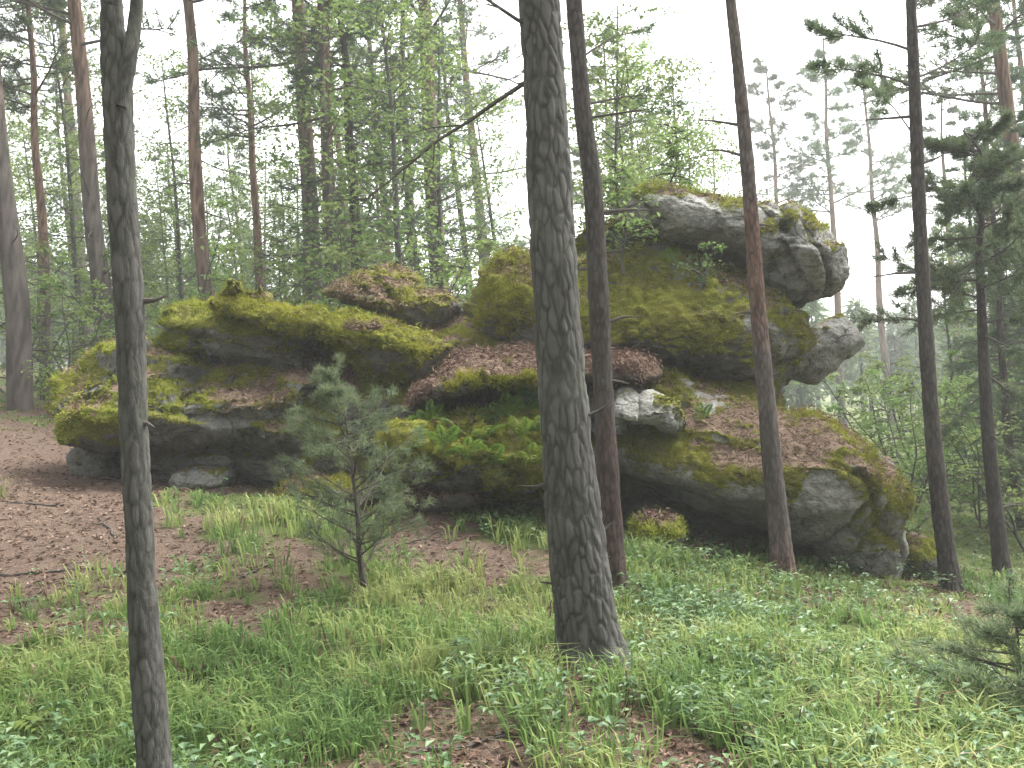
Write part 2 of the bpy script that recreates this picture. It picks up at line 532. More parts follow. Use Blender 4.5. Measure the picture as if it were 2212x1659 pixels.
def axis(lo, hi, n0, lo_dense, hi_dense, grow=1.09):
    step = (hi_dense - lo_dense) / n0
    a = list(np.linspace(lo_dense, hi_dense, n0 + 1))
    s, v = step, hi_dense
    while v < hi:
        s *= grow
        v += s
        a.append(min(v, hi))
    s, v = step, lo_dense
    b = []
    while v > lo:
        s *= grow
        v -= s
        b.append(max(v, lo))
    return np.array(b[::-1] + a)

gx, gy = axis(-150, 150, 230, -8, 8), axis(-25, 170, 200, 1.5, 14)
XX, YY = np.meshgrid(gx, gy)
xs, ys = XX.ravel(), YY.ravel()
zs = ground_z(xs, ys)
gb = Buf()
nx = len(gx)
ii = (np.arange(len(gy) - 1)[:, None] * nx + np.arange(nx - 1)[None, :]).ravel()
gb.add(np.stack([xs, ys, zs], 1), np.stack([ii, ii + 1, ii + nx + 1, ii + nx], 1))
link('forest_floor', gb.mesh('forest_floor', True, {'green': cover(xs, ys)}), M['ground'], kind='structure')

# ------------------------------------------------------------------ the rock outcrop
def boulder_mesh(name, outline, medial, depth, tf, tb, lean=0.35, under=0.45, brow=0.5, seed=0, tilt=0.0,
                 moss=0.5, litter=0.3, rough=1.0, p_=2.6, strata=1.0, J=360, RF=90, RB=12, dip=0.18, detail=1.0, chips=16, cracks=4):
    """a solid with the traced outline as its rim, a bulging front and back; depth in metres from the camera"""
    o = np.asarray(outline, float)
    o = np.vstack([o, o[:1]])
    seg = np.linalg.norm(np.diff(o, axis=0), axis=1)
    per = np.concatenate([[0], np.cumsum(seg)])
    t = np.linspace(0, per[-1], J, endpoint=False)
    # smooth the traced polygon a little
    b = np.stack([np.interp(t, per, o[:, 0]), np.interp(t, per, o[:, 1])], 1)
    k = np.array([1, 2, 3, 2, 1.0]); k /= k.sum()
    for _ in range(2):
        b = sum(k[i] * np.roll(b, i - 2, 0) for i in range(5))
    cx, cy = o[:-1].mean(0)
    d0 = lambda px: depth + tilt * (px - cx) / 1000.0
    def Q(px, py):      # the rim is seen a little in front of the middle plane, where the bulge is widest
        d = d0(px)
        q = P(px, py, d - 0.30 * tf)
        q[1] = CAM[1] + d
        return q
    W = np.array([Q(px, py) for px, py in b])
    W = W + (W.mean(0) - W) * 0.0
    a0, a1 = [Q(px, py) for px, py in medial]
    ab = a1 - a0
    s = np.clip(((W - a0) @ ab) / (ab @ ab), 0, 1)
    Md = a0 + s[:, None] * ab
    sf = np.sin(np.linspace(0, math.pi / 2, RF)) ** 0.9
    rings, off = [], []
    for q in sf:
        rings.append(q); off.append(-tf * (1 - q ** p_) ** (1 / 2.0))
    for q in np.linspace(1, 0, RB + 1)[1:]:
        rings.append(q); off.append(tb * (1 - q ** p_) ** (1 / 2.0))
    rings, off = np.array(rings), np.array(off)
    V = Md[None] + rings[:, None, None] * (W - Md)[None]
    V = V + np.array([0, 1.0, 0]) * off[:, None, None]
    z0, z1 = W[:, 2].min(), W[:, 2].max()
    zb = z0 + brow * (z1 - z0)
    frontw = np.clip(-off / tf, 0, 1)[:, None]
    V[:, :, 1] += frontw * (lean * np.maximum(V[:, :, 2] - zb, 0) + under * np.maximum(zb - V[:, :, 2], 0))
    NR = len(rings)
    V = V.reshape(-1, 3)
    i = np.arange(NR - 1)[:, None] * J
    j = np.arange(J)[None, :]
    jn = (j + 1) % J
    F = np.stack([i + j, i + J + j, i + J + jn, i + jn], -1).reshape(-1, 4)
    def normals(V):
        fn = np.cross(V[F[:, 2]] - V[F[:, 0]], V[F[:, 3]] - V[F[:, 1]])
        N = np.zeros_like(V)
        for c in range(4):
            np.add.at(N, F[:, c], fn)
        N = unit(N)
        cen = V.mean(0)
        if ((V - cen) * N).sum() < 0:
            N = -N
        M3 = N.reshape(NR, J, 3).copy()
        for sel_ in (np.where((rings < 0.3) & (off < 0))[0], np.where((rings < 0.3) & (off > 0))[0]):
            acc = np.zeros((25, 3))
            bins = np.clip((s * 24.99).astype(int), 0, 24)
            for c in sel_:
                np.add.at(acc, bins, M3[c])
            ker = np.array([1, 2, 3, 2, 1.0])
            pad = np.pad(acc, ((2, 2), (0, 0)), 'edge')
            acc = unit(sum(ker[k_] * pad[k_:k_ + 25] for k_ in range(5)))
            for c in sel_:
                w_ = np.clip(1 - rings[c] / 0.3, 0, 1) ** 0.5
                M3[c] = unit(M3[c] * (1 - w_) + acc[bins] * w_)
        return M3.reshape(-1, 3)
    N = normals(V)
    big = fbm(V * 0.9 + seed * 7.7, 3, seed) - 0.5
    V = V + N * (0.30 * rough * big)[:, None]
    # broken faces: planes that chip the bulge flat
    rp = np.random.default_rng(seed + 900)
    cen = V.mean(0)
    for _ in range(chips):
        n_ = rp.normal(size=3) * np.array([0.65, 1.0, 0.75]); n_[1] = -abs(n_[1]); n_ = unit(n_)
        q_ = (V - cen) @ n_
        lim = np.quantile(q_, rp.uniform(0.90, 0.985))
        V = V - n_[None] * (np.maximum(q_ - lim, 0) * 0.9)[:, None]
    N = normals(V)
    # joints: a few cracks across the bedding
    for _ in range(cracks):
        n_ = unit(np.array([1.0, rp.normal() * 0.4, rp.normal() * 0.6]))
        c_ = V[rp.integers(len(V))]
        q_ = (V - c_) @ n_ + 0.35 * (fbm(V * 1.3 + seed, 3, seed + 77) - 0.5)
        V = V - N * (0.10 * np.exp(-(q_ / 0.035) ** 2) * sstep(0.40, 0.55, fbm(V * 0.9, 2, seed + 78)))[:, None]
    # bedding: ledges and grooves along planes that dip to the right
    h = V[:, 2] + dip * V[:, 0] + 0.12 * (fbm(V * 0.8 + 3, 2, seed + 3) - 0.5)
    q = np.stack([h * 2.6 + seed, V[:, 0] * 0.35, V[:, 1] * 0.35], 1)
    st = vnoise(q, 40)
    st = sstep(0.42, 0.53, st) - 0.5
    q2 = np.stack([h * 8.5 + seed, V[:, 0] * 0.8, V[:, 1] * 0.8], 1)
    st2 = vnoise(q2, 43) - 0.5
    N = normals(V)
    rid = 1 - np.abs(2 * fbm(V * 2.3 + seed, 3, seed + 8) - 1)
    V = V + N * (strata * (0.13 * st + 0.05 * st2) + rough * 0.12 * (rid - 0.75) * detail)[:, None]
    V = V + N * ((0.4 + 0.6 * rough) * 0.11 * (fbm(V * 6.5, 4, seed + 5, 0.65) - 0.5))[:, None]
    N = normals(V)
    # granular, pitted surface
    pit, _i = cells(V * 7.0, seed + 12)
    V = V - N * (rough * 0.03 * sstep(0.16, 0.0, pit) * sstep(0.45, 0.6, fbm(V * 1.9, 2, seed + 13)))[:, None]
    N = normals(V)
    nz = N[:, 2]
    f1 = fbm(V * 1.6 + 5, 4, seed + 60) - 0.5
    f2 = fbm(V * 5.5 + 9, 3, seed + 61) - 0.5
    ms = np.clip(sstep(-0.35, 0.75, nz + 2.2 * f1 + 1.0 * f2 + (moss - 0.5) * 1.6), 0, 1)
    g1 = fbm(V * 1.3 + 31, 3, seed + 70) - 0.5
    lt = np.clip(sstep(0.55, 0.95, nz + 1.2 * g1 + 0.8 * f2 + (litter - 0.5) * 0.8), 0, 1)
    ce, ci = cells(V * np.array([8.0, 8.0, 8.0]) + 0.6 * fbm(V * 4, 2, seed + 63)[:, None], seed + 64)
    V = V + N * (sstep(0.35, 0.8, ms) * (1 - lt) * (0.01 + 0.055 * sstep(0.0, 0.55, ce) * (0.4 + 0.6 * ci)))[:, None]
    bf = Buf()
    bf.add(V, F)
    me = bf.mesh(name, True, {'moss': ms, 'litter': lt})
    return me, V, N, ms, lt

FUZZ = []   # (V, N, mask) of rock vertices for moss and litter

def fuzz(parent, V, N, ms, lt, nm, nl, seed):
    nm, nl = int(nm * 1.8), int(nl * 0.9)
    r = np.random.default_rng(seed)
    front = (N[:, 1] < 0.35) | (N[:, 2] > 0.3)
    w = np.where((ms > 0.6) & (lt < 0.5) & front, ms, 0)
    if w.sum() > 0 and nm:
        k = r.choice(len(V), nm, p=w / w.sum())
        base = V[k] + r.normal(size=(nm, 3)) * 0.022
        d = N[k] * 0.8 + r.normal(size=(nm, 3)) * 0.55 + np.array([0, 0, 0.35])
        b = Buf()
        cl = vnoise(base * 2.5, seed)
        spikes(b, base - N[k] * 0.012, d, r.uniform(0.015, 0.045, nm), r.uniform(0.006, 0.014, nm), r, np.clip(cl * 0.8 + r.uniform(-.2, .4, nm), 0, 1))
        link('moss', b.mesh('moss'), M['moss'], parent, 'stuff')
    w = np.where((lt > 0.45) & (N[:, 2] > 0.2), lt, 0)
    if w.sum() > 0 and nl:
        k = r.choice(len(V), nl, p=w / w.sum())
        base = V[k] + r.normal(size=(nl, 3)) * 0.025 + N[k] * 0.012
        d = r.normal(size=(nl, 3))
        d = d - N[k] * (d * N[k]).sum(1)[:, None] * 0.85
        b = Buf()
        spikes(b, base, d, r.uniform(0.03, 0.075, nl), r.uniform(0.004, 0.016, nl), r, r.uniform(0, 1, nl))
        link('needle_litter', b.mesh('needle_litter'), M['litter'], parent, 'stuff')

base_pt = P(1100, 1060, 9.6)
outcrop = thing('rock_outcrop', (base_pt[0], base_pt[1], gz(base_pt[0], base_pt[1])),
                'wide mossy grey rock outcrop of stacked weathered slabs on the forest slope', 'rock outcrop')
OFF = np.array(outcrop.location)

def outcrop_part(name, label, mat, fz, seed, *a, **k):
    me, V, N, ms, lt = boulder_mesh(name, *a, seed=seed, **k)
    me.transform(__import__('mathutils').Matrix.Translation(-Vector(OFF)))
    o = link(name, me, M[mat], outcrop, label=label)
    if fz:
        fuzz_local(o, V - OFF, N, ms, lt, *fz, seed)
    return o

def fuzz_local(o, V, N, ms, lt, nm, nl, seed):
    fuzz(o, V, N, ms, lt, nm, nl, seed)

# core behind the crevices
outcrop_part('bedrock', 'dark bedrock behind the crevices', 'rock', (9000, 9000), 3,
             [(180, 1010), (180, 900), (330, 780), (480, 700), (760, 730), (960, 710), (1100, 640), (1300, 600), (1560, 620), (1700, 760),
              (1700, 900), (1850, 1000), (1880, 1200), (1700, 1190), (1400, 1130), (1100, 1110), (700, 1090), (400, 1080)],
             [(450, 930), (1600, 960)], 11.1, 1.3, 1.4, lean=0.3, under=-0.1, moss=0.55, litter=0.2, J=360, RF=70, chips=4, cracks=0)
outcrop_part('slab', 'lower left boulder with undercut dark base', 'rock', (9000, 5000), 5,
             [(92, 905), (105, 860), (150, 800), (200, 758), (265, 738), (330, 775), (400, 800), (470, 815), (560, 820), (650, 815), (715, 830), (730, 880),
              (700, 930), (640, 968), (560, 985), (440, 975), (330, 985), (250, 992), (180, 985), (115, 955)],
             [(240, 880), (600, 890)], 10.2, 1.15, 1.2, lean=0.85, under=0.95, brow=0.42, moss=0.62, litter=0.62)
outcrop_part('slab', 'mossy hump above the lower left boulder', 'rock', (9000, 3000), 11,
             [(316, 720), (335, 680), (385, 655), (450, 655), (540, 675), (640, 715), (730, 735), (752, 790), (715, 828), (600, 838), (490, 835), (440, 825), (425, 800), (345, 785), (322, 760)],
             [(400, 740), (660, 785)], 10.45, 0.75, 1.2, lean=0.7, under=0.6, brow=0.62, moss=0.5, litter=0.15, strata=0.8)
outcrop_part('slab', 'long yellow-green mossy slab sloping to the right', 'rock', (14000, 4000), 14,
             [(380, 648), (420, 632), (480, 620), (545, 632), (610, 664), (690, 680), (770, 690), (850, 704), (930, 722), (972, 745), (970, 775), (930, 815), (860, 832),
              (800, 812), (740, 765), (690, 738), (610, 730), (545, 695), (470, 662), (400, 660)],
             [(480, 645), (890, 765)], 9.75, 0.55, 1.4, lean=0.9, under=1.0, brow=0.35, moss=1.0, litter=0.1, rough=0.6, strata=0.4, p_=2.2)
outcrop_part('slab', 'sloping ledge strewn with brown needles', 'rock', (5000, 16000), 18,
             [(845, 862), (880, 842), (960, 800), (985, 745), (1060, 738), (1160, 755), (1330, 775), (1420, 785), (1440, 800), (1330, 812), (1160, 818), (1045, 825), (1000, 858), (910, 885), (860, 882)],
             [(920, 850), (1330, 795)], 9.35, 0.75, 1.5, lean=1.3, under=0.7, brow=0.3, moss=0.45, litter=1.35, rough=0.5, strata=0.35)
outcrop_part('slab', 'shaded lower face hung with bright moss and ferns', 'rock', (14000, 2500), 23,
             [(835, 900), (870, 875), (1000, 855), (1050, 840), (1180, 850), (1260, 900), (1260, 1050), (1190, 1100), (1050, 1070), (960, 1060), (890, 1030), (840, 960)],
             [(930, 955), (1170, 975)], 9.0, 0.75, 1.5, lean=0.5, under=0.2, brow=0.5, moss=0.95, litter=0.2, rough=1.4, strata=1.3)
outcrop_part('slab', 'big mossy middle boulder under the cap', 'rock', (20000, 9000), 27,
             [(968, 640), (1000, 595), (1060, 562), (1120, 542), (1190, 530), (1290, 500), (1340, 470), (1430, 506), (1530, 552), (1610, 600), (1680, 655), (1745, 690), (1778, 730),
              (1785, 785), (1762, 835), (1722, 874), (1660, 848), (1590, 822), (1510, 790), (1430, 786), (1330, 790), (1200, 768), (1120, 745), (1040, 722), (990, 705), (970, 680)],
             [(1130, 650), (1610, 720)], 10.5, 1.15, 1.5, lean=0.85, under=0.6, brow=0.30, moss=0.74, litter=0.3, J=460, RF=120)
outcrop_part('slab', 'large grey slab dipping to the ground at the right end', 'rock_pale', (14000, 9000), 33,
             [(1200, 850), (1320, 800), (1440, 806), (1560, 858), (1660, 898), (1740, 905), (1800, 880), (1865, 888), (1918, 935), (1948, 1000), (1965, 1100), (1976, 1200), (1978, 1290), (1915, 1305),
              (1840, 1246), (1750, 1178), (1680, 1138), (1560, 1100), (1450, 1066), (1340, 1022), (1230, 1000), (1190, 940)],
             [(1330, 930), (1830, 1080)], 9.5, 1.05, 1.4, lean=0.95, under=0.62, brow=0.55, moss=0.46, litter=0.5, tilt=-0.5, J=460, RF=120, strata=0.5, chips=9, rough=0.42)
outcrop_part('ledge', 'bare grey ledge jutting from the lower slab', 'rock_pale', None, 37,
             [(1290, 860), (1360, 850), (1430, 862), (1478, 900), (1482, 925), (1420, 938), (1340, 945), (1285, 930)],
             [(1330, 900), (1440, 905)], 8.95, 0.35, 0.8, lean=0.6, under=0.8, brow=0.5, moss=0.02, litter=0.0, rough=0.6)
outcrop_part('ledge', 'thin weathered slab beneath the cap boulder', 'rock_pale', (5000, 2500), 41,
             [(1322, 452), (1338, 424), (1400, 412), (1480, 424), (1560, 436), (1660, 446), (1720, 490), (1700, 560), (1645, 585), (1570, 545), (1500, 520), (1420, 498), (1340, 482)],
             [(1390, 445), (1620, 505)], 10.55, 0.75, 1.2, lean=0.7, under=0.9, brow=0.5, moss=0.36, litter=0.3, rough=0.5, strata=0.6)

def loose_boulder(name, label, mat, fz, seed, *a, **k):
    me, V, N, ms, lt = boulder_mesh(name, *a, seed=seed, **k)
    c = V.mean(0)
    c[2] = V[:, 2].min()
    me.transform(__import__('mathutils').Matrix.Translation(-Vector(c)))
    o = link(name, me, M[mat], None, label=label, cat='boulder' if name == 'boulder' else 'stone')
    o.location = c
    if fz:
        fuzz(o, V - c, N, ms, lt, *fz, seed)
    return o

loose_boulder('boulder', 'dark grey bare boulder overhanging the right end of the outcrop top', 'rock_pale', (1500, 600), 58,
              [(1600, 490), (1630, 452), (1665, 436), (1705, 438), (1740, 460), (1788, 494), (1832, 560), (1836, 600), (1800, 636), (1735, 668), (1695, 642), (1645, 590), (1610, 550)],
              [(1660, 500), (1760, 590)], 10.45, 0.85, 1.1, lean=0.4, under=0.7, brow=0.5, moss=0.10, litter=0.1, rough=0.4, strata=0.4, chips=10)
loose_boulder('boulder', 'flat boulder with red-brown needle top lying behind the mossy slab', 'rock', (1500, 5000), 55,
              [(695, 632), (712, 604), (770, 585), (845, 572), (885, 598), (905, 635), (960, 645), (990, 668), (985, 708), (930, 705), (850, 690), (770, 670), (712, 652)],
              [(760, 625), (930, 675)], 10.8, 0.7, 0.9, lean=0.9, under=0.9, brow=0.35, moss=0.6, litter=0.6, rough=0.7, strata=0.5)
loose_boulder('boulder', 'small pale knob of rock poking out behind the middle boulder', 'rock_pale', None, 59,
              [(1670, 735), (1740, 722), (1794, 694), (1824, 688), (1848, 710), (1864, 745), (1848, 764), (1824, 770), (1806, 795), (1796, 836), (1770, 836), (1720, 815), (1670, 800)],
              [(1715, 768), (1812, 738)], 10.75, 0.32, 0.7, lean=0.3, under=0.4, brow=0.6, moss=0.1, litter=0.05, rough=0.15, strata=0.3, chips=6, cracks=0)
loose_boulder('stone', 'pale flat stone in the dark hollow under the left boulder', 'rock_pale', None, 63,
              [(370, 1045), (390, 1022), (440, 1012), (490, 1025), (478, 1050), (430, 1062), (385, 1062)], [(410, 1038), (455, 1040)], 9.6, 0.3, 0.5, moss=0.1, litter=0.1, rough=0.4, strata=.3, J=120, RF=24, chips=8, cracks=0)
loose_boulder('stone', 'small grey stone wedged deep in the hollow under the left boulder', 'rock_pale', None, 64,
              [(415, 995), (440, 975), (490, 972), (515, 990), (490, 1012), (440, 1012)], [(445, 992), (480, 992)], 9.9, 0.25, 0.5, moss=0.05, litter=0.05, rough=0.4, strata=.3, J=120, RF=24, chips=8, cracks=0)
loose_boulder('stone', 'dark rounded stone under the left end of the outcrop beside the slope path', 'rock', None, 65,
              [(150, 985), (180, 965), (240, 970), (262, 1010), (250, 1050), (215, 1052), (175, 1025)], [(195, 1005), (225, 1015)], 10.1, 0.3, 0.5, moss=0.2, litter=0.1, rough=0.4, strata=.3, J=120, RF=24, chips=8, cracks=0)
loose_boulder('stone', 'low mossy stone on the ground between outcrop and pine sapling', 'rock', (2500, 1500), 66,
              [(580, 1080), (600, 1040), (660, 1020), (740, 1030), (800, 1050), (810, 1085), (740, 1100), (640, 1102)], [(650, 1065), (750, 1070)], 9.0, 0.45, 0.6, lean=.8, moss=0.55, litter=0.6, rough=0.6, strata=.4, J=160, RF=36, chips=8, cracks=0)
loose_boulder('stone', 'brown littered stone in front of the fern-hung rock face', 'rock', (800, 2500), 67,
              [(850, 1085), (880, 1050), (960, 1040), (1040, 1055), (1060, 1090), (1000, 1105), (900, 1108)], [(910, 1075), (1000, 1078)], 8.9, 0.4, 0.6, lean=.9, moss=0.35, litter=0.9, rough=0.5, strata=.4, J=160, RF=36, chips=8, cracks=0)
loose_boulder('stone', 'small mossy stone in grass right of the dark slim trunk', 'rock', (1500, 800), 68,
              [(1370, 1170), (1375, 1125), (1410, 1112), (1460, 1125), (1475, 1160), (1450, 1185), (1400, 1190)], [(1405, 1152), (1440, 1154)], 8.5, 0.25, 0.4, lean=.6, moss=0.75, litter=0.4, rough=0.4, strata=.3, J=140, RF=30, chips=8, cracks=0)
loose_boulder('stone', 'dark stone at the foot of the outcrop next to the right-hand pine', 'rock', (500, 300), 69,
              [(1965, 1240), (1968, 1190), (1995, 1165), (2030, 1180), (2040, 1230), (2015, 1255), (1980, 1258)], [(1995, 1215), (2010, 1220)], 9.6, 0.25, 0.4, lean=.6, moss=0.4, litter=0.3, rough=0.4, strata=.3, J=120, RF=30, chips=8, cracks=0)

# ------------------------------------------------------------------ near trunks
def bark_wob(seed, depth=0.06, flare=0.0, scale=5.0):
    def f(n, sides, th):
        return None
    return f

def trunk_mesh(name, pts, seed, sides=64, rings=None, relief=0.055, cell=26.0, rust=None, flare=0.35, extend=None):
    """pts: rows of x, y, z, radius from the foot upwards; furrowed bark plates in the mesh"""
    pts = np.asarray(pts, float)
    L = np.linalg.norm(np.diff(pts[:, :3], axis=0), axis=1).sum()
    rings = rings or int(L / (0.014 if sides > 80 else 0.020))
    s = spline(pts, rings)
    path, rad = s[:, :3], np.maximum(s[:, 3], 0.004)
    tan = unit(np.gradient(path, axis=0))
    a = unit(np.cross(tan, np.array([0, 1.0, 0])))
    b = np.cross(tan, a)
    th = np.linspace(0, 2 * math.pi, sides, endpoint=False)
    ring = np.cos(th)[None, :, None] * a[:, None] + np.sin(th)[None, :, None] * b[:, None]
    hgt = (path[:, 2] - path[0, 2])
    base = path[:, None] + ring * rad[:, None, None]
    q = base.reshape(-1, 3)
    # scaly plates: cells stretched along the stem
    cyl = np.stack([np.tile(np.cos(th), (rings, 1)) * rad[:, None], np.tile(np.sin(th), (rings, 1)) * rad[:, None], np.repeat(hgt[:, None], sides, 1)], -1).reshape(-1, 3)
    cyl = cyl + 0.014 * (np.stack([fbm(cyl * 14 + 40 * k, 2, seed + k) for k in range(3)], 1) - 0.5)
    edge, cid = cells(cyl * np.array([cell, cell, cell * 0.30]) + 0.35 * (fbm(cyl * cell * 0.8, 2, seed + 30)[:, None] - 0.5), seed)
    k1 = fbm(cyl * np.array([cell, cell, cell * 0.30]) + seed, 3, seed)
    k2 = fbm(cyl * np.array([cell * 2.4, cell * 2.4, cell * 1.1]) + seed, 2, seed + 4)
    crk = 0.10 + 0.5 * fbm(cyl * 5.0 + seed, 2, seed + 31)
    plate = sstep(0.0, 1.0, edge / crk) * (0.40 + 0.40 * cid) + 0.25 * k2 + 0.35 * (k1 - 0.5)
    low = fbm(cyl * 3.0 + seed, 2, seed + 9) - 0.5
    fl = np.repeat(np.exp(-np.maximum(hgt - 0.10, 0) / 0.14)[:, None], sides, 1).ravel()
    lob = np.tile(0.55 + 0.45 * np.cos(th * 4 + seed) + 0.35 * np.cos(th * 7 + 2 * seed), (rings, 1)).ravel()
    rr = np.repeat(rad[:, None], sides, 1).ravel() * (1 + 0.12 * low + flare * fl * lob) + relief * (plate - 0.6) * np.repeat(rad[:, None], sides, 1).ravel() ** 0.5 * 0.45
    V = np.repeat(path, sides, 0) + ring.reshape(-1, 3) * rr[:, None]
    i = np.arange(rings - 1)[:, None] * sides
    j = np.arange(sides)[None, :]
    jn = (j + 1) % sides
    F = np.stack([i + j, i + jn, i + sides + jn, i + sides + j], -1).reshape(-1, 4)
    bf = Buf()
    bf.add(V, F, plate)
    bf.add(np.vstack([V[-sides:], path[-1:]]), [[c, (c + 1) % sides, sides] for c in range(sides)])
    ex = None
    ru = np.zeros(len(V) + sides + 1)
    if rust is not None:
        ru[:len(V)] = np.clip(np.repeat(rust(hgt), sides) * (0.5 + 0.9 * k1), 0, 1)
    return bf.mesh(name, True, {'rust': ru}), s

def px_path(rows, depth, foot_sink=0.15):
    """rows: picture x, y, width (2212-wide units), top to bottom -> x,y,z,r from the foot up"""
    out = []
    for px, py, w in rows[::-1]:
        p = P(px, py, depth)
        out.append([*p, 0.5 * w / FD * depth])
    f = out[0]
    g = gz(f[0], f[1])
    d = (np.array(out[0]) - np.array(out[1]))
    if g - foot_sink < f[2] - 0.02:
        t = (f[2] - (g - foot_sink)) / max(-d[2], 1e-3)
        out.insert(0, [f[0] + d[0] * t, f[1] + d[1] * t, g - foot_sink, f[3] * 1.03])
    return np.array(out)

def extend_top(p, height, seed, taper=0.25):
    """carry the stem on to its full height beyond the picture"""
    r = np.random.default_rng(seed)
    d = unit(p[-1, :3] - p[-3, :3])
    top = p[-1]
    n = 5
    rows = []
    for k in range(1, n + 1):
        t = k / n
        q = top[:3] + d * height * t + np.array([r.normal() * 0.06, r.normal() * 0.06, 0]) * t
        rows.append([*q, top[3] * (1 - (1 - taper) * t)])
    return np.vstack([p, rows])

def needle_branch(wood, ndl, start, direction, length, r, rad=0.012, twigs=10, tufts=3, nn=16, nl=0.06, nw=0.004, droop=-0.1, bare=0.35, spread=0.8, twl=0.35):
    """a branch with side twigs carrying tufts of needles"""
    d = unit(np.asarray(direction, float))
    n = 7
    path = [np.asarray(start, float)]
    cur = d.copy()
    for k in range(n - 1):
        cur = unit(cur + np.array([0, 0, droop]) * 0.25 + r.normal(size=3) * 0.07)
        path.append(path[-1] + cur * length / (n - 1))
    path = np.array(path)
    tube(wood, path, np.linspace(rad, rad * 0.25, n), 5, True)
    B, D = [], []
    for k in range(twigs):
        t = bare + (1 - bare) * (k + r.random()) / twigs
        i = min(int(t * (n - 1)), n - 2)
        f = t * (n - 1) - i
        p0 = path[i] * (1 - f) + path[i + 1] * f
        ax = unit(path[i + 1] - path[i])
        sd = unit(np.cross(ax, r.normal(size=3)))
        sd[2] = sd[2] * 0.55 + 0.12
        td = unit(ax * 0.75 + sd * spread)
        tl = length * twl * (1.15 - 0.6 * t) * r.uniform(0.6, 1.2)
        p1 = p0 + td * tl
        tube(wood, np.array([p0, (p0 + p1) / 2 + r.normal(size=3) * tl * 0.04, p1]), [rad * 0.4, rad * 0.3, rad * 0.15], 3, False)
        for m in range(tufts):
            u = 0.25 + 0.75 * (m + r.random()) / tufts
            c = p0 + td * tl * u
            B.append(np.repeat(c[None], nn, 0) + r.normal(size=(nn, 3)) * nl * 0.18)
            D.append(td[None] * 0.75 + r.normal(size=(nn, 3)) * 0.62 + np.array([0, 0, 0.12]))
    B.append(np.repeat(path[-1][None], nn * 2, 0))
    D.append(unit(path[-1] - path[-2])[None] * 0.8 + r.normal(size=(nn * 2, 3)) * 0.6)
    B, D = np.concatenate(B), np.concatenate(D)
    tn = np.clip(np.repeat(r.uniform(0.1, 0.9, len(B) // nn + 1), nn)[:len(B)] + r.normal(size=len(B)) * 0.12, 0, 1)
    spikes(ndl, B, D, nl * r.uniform(0.6, 1.15, len(B)), nw, r, tn)

def near_tree(name, label, rows, depth, mat, seed, top, crown_h=None, rust=None, sides=64, cell=26.0, relief=0.055, stubs=(), needles='pine', flare=0.35, dens=(9, 2, 12, 0.10, 0.012), blen=1.0):
    p = px_path(rows, depth)
    ngl = len(p)
    p = extend_top(p, top, seed)
    foot = p[0, :3].copy()
    foot[2] = gz(foot[0], foot[1])
    root = thing(name, foot, label, 'tree')
    pl = p.copy()
    pl[:, :3] -= foot
    me, s = trunk_mesh('trunk', pl, seed, sides, None, relief, cell, rust, flare)
    link('trunk', me, M[mat], root)
    r = np.random.default_rng(seed + 100)
    # dead snags along the stem
    for (py_frac, ang, ln) in stubs:
        k = int(py_frac * (len(s) - 1))
        q = s[k]
        d = np.array([math.cos(ang), math.sin(ang) * 0.6, r.uniform(-0.15, 0.35)])
        b = Buf()
        st = q[:3] + unit(d[None])[0] * q[3] * 0.5
        mid = st + d * ln * 0.55 + np.array([0, 0, r.normal() * 0.04 * ln])
        end = st + d * ln + np.array([0, 0, r.normal() * 0.12 * ln])
        tube(b, spline([st, mid, end], 7), np.linspace(0.012 + 0.008 * ln, 0.003, 7), 6)
        if ln > 0.35:
            for _ in range(3):
                u = r.uniform(0.4, 0.95)
                a0 = st + (end - st) * u
                tube(b, np.array([a0, a0 + (d * 0.5 + r.normal(size=3) * 0.5) * ln * 0.35]), [0.004, 0.0015], 4)
        link('branch', b.mesh('branch'), M['twig'], root)
    # high crown above the picture
    wood, nd = Buf(), Buf()
    tp = s[int(len(s) * 0.55):, :3]
    h0 = crown_h if crown_h is not None else top * 0.35
    sel = s[s[:, 2] > s[-1, 2] - (top - h0)]
    for k in range(26):
        q = sel[int((k + 0.5) / 26 * (len(sel) - 1))]
        az = r.uniform(0, 2 * math.pi)
        tt = k / 26
        needle_branch(wood, nd, q[:3], (math.cos(az), math.sin(az), r.uniform(-0.1, 0.45)), blen * (1.9 - 1.2 * tt) * r.uniform(0.7, 1.1), r, 0.022 * blen, *dens, 0.1, 0.3 if blen == 1 else 0.12)
    link('crown_branches', wood.mesh('crown_branches'), M['twig'], root, 'stuff')
    link('crown', nd.mesh('crown'), M[needles], root, 'stuff')
    return root, s, foot, r

def extra_branches(root, s, foot, specs, depth, needles, seed, nl=0.07, nw=0.006, twigs=11, tufts=3, nn=16):
    """branches from the stem towards picture points: (start x,y) -> (end x,y, depth offset)"""
    r = np.random.default_rng(seed)
    for (x0, y0, x1, y1, dd, rad, tw) in specs:
        a = P(x0, y0, depth) - foot
        b = P(x1, y1, depth + dd) - foot
        w, n = Buf(), Buf()
        needle_branch(w, n, a, b - a, np.linalg.norm(b - a), r, rad, tw, tufts, nn, nl, nw, -0.05, 0.3)
        o = link('branch', w.mesh('branch'), M['twig'], root)
        link('needles', n.mesh('needles'), M[needles], o, 'stuff')

PI = math.pi
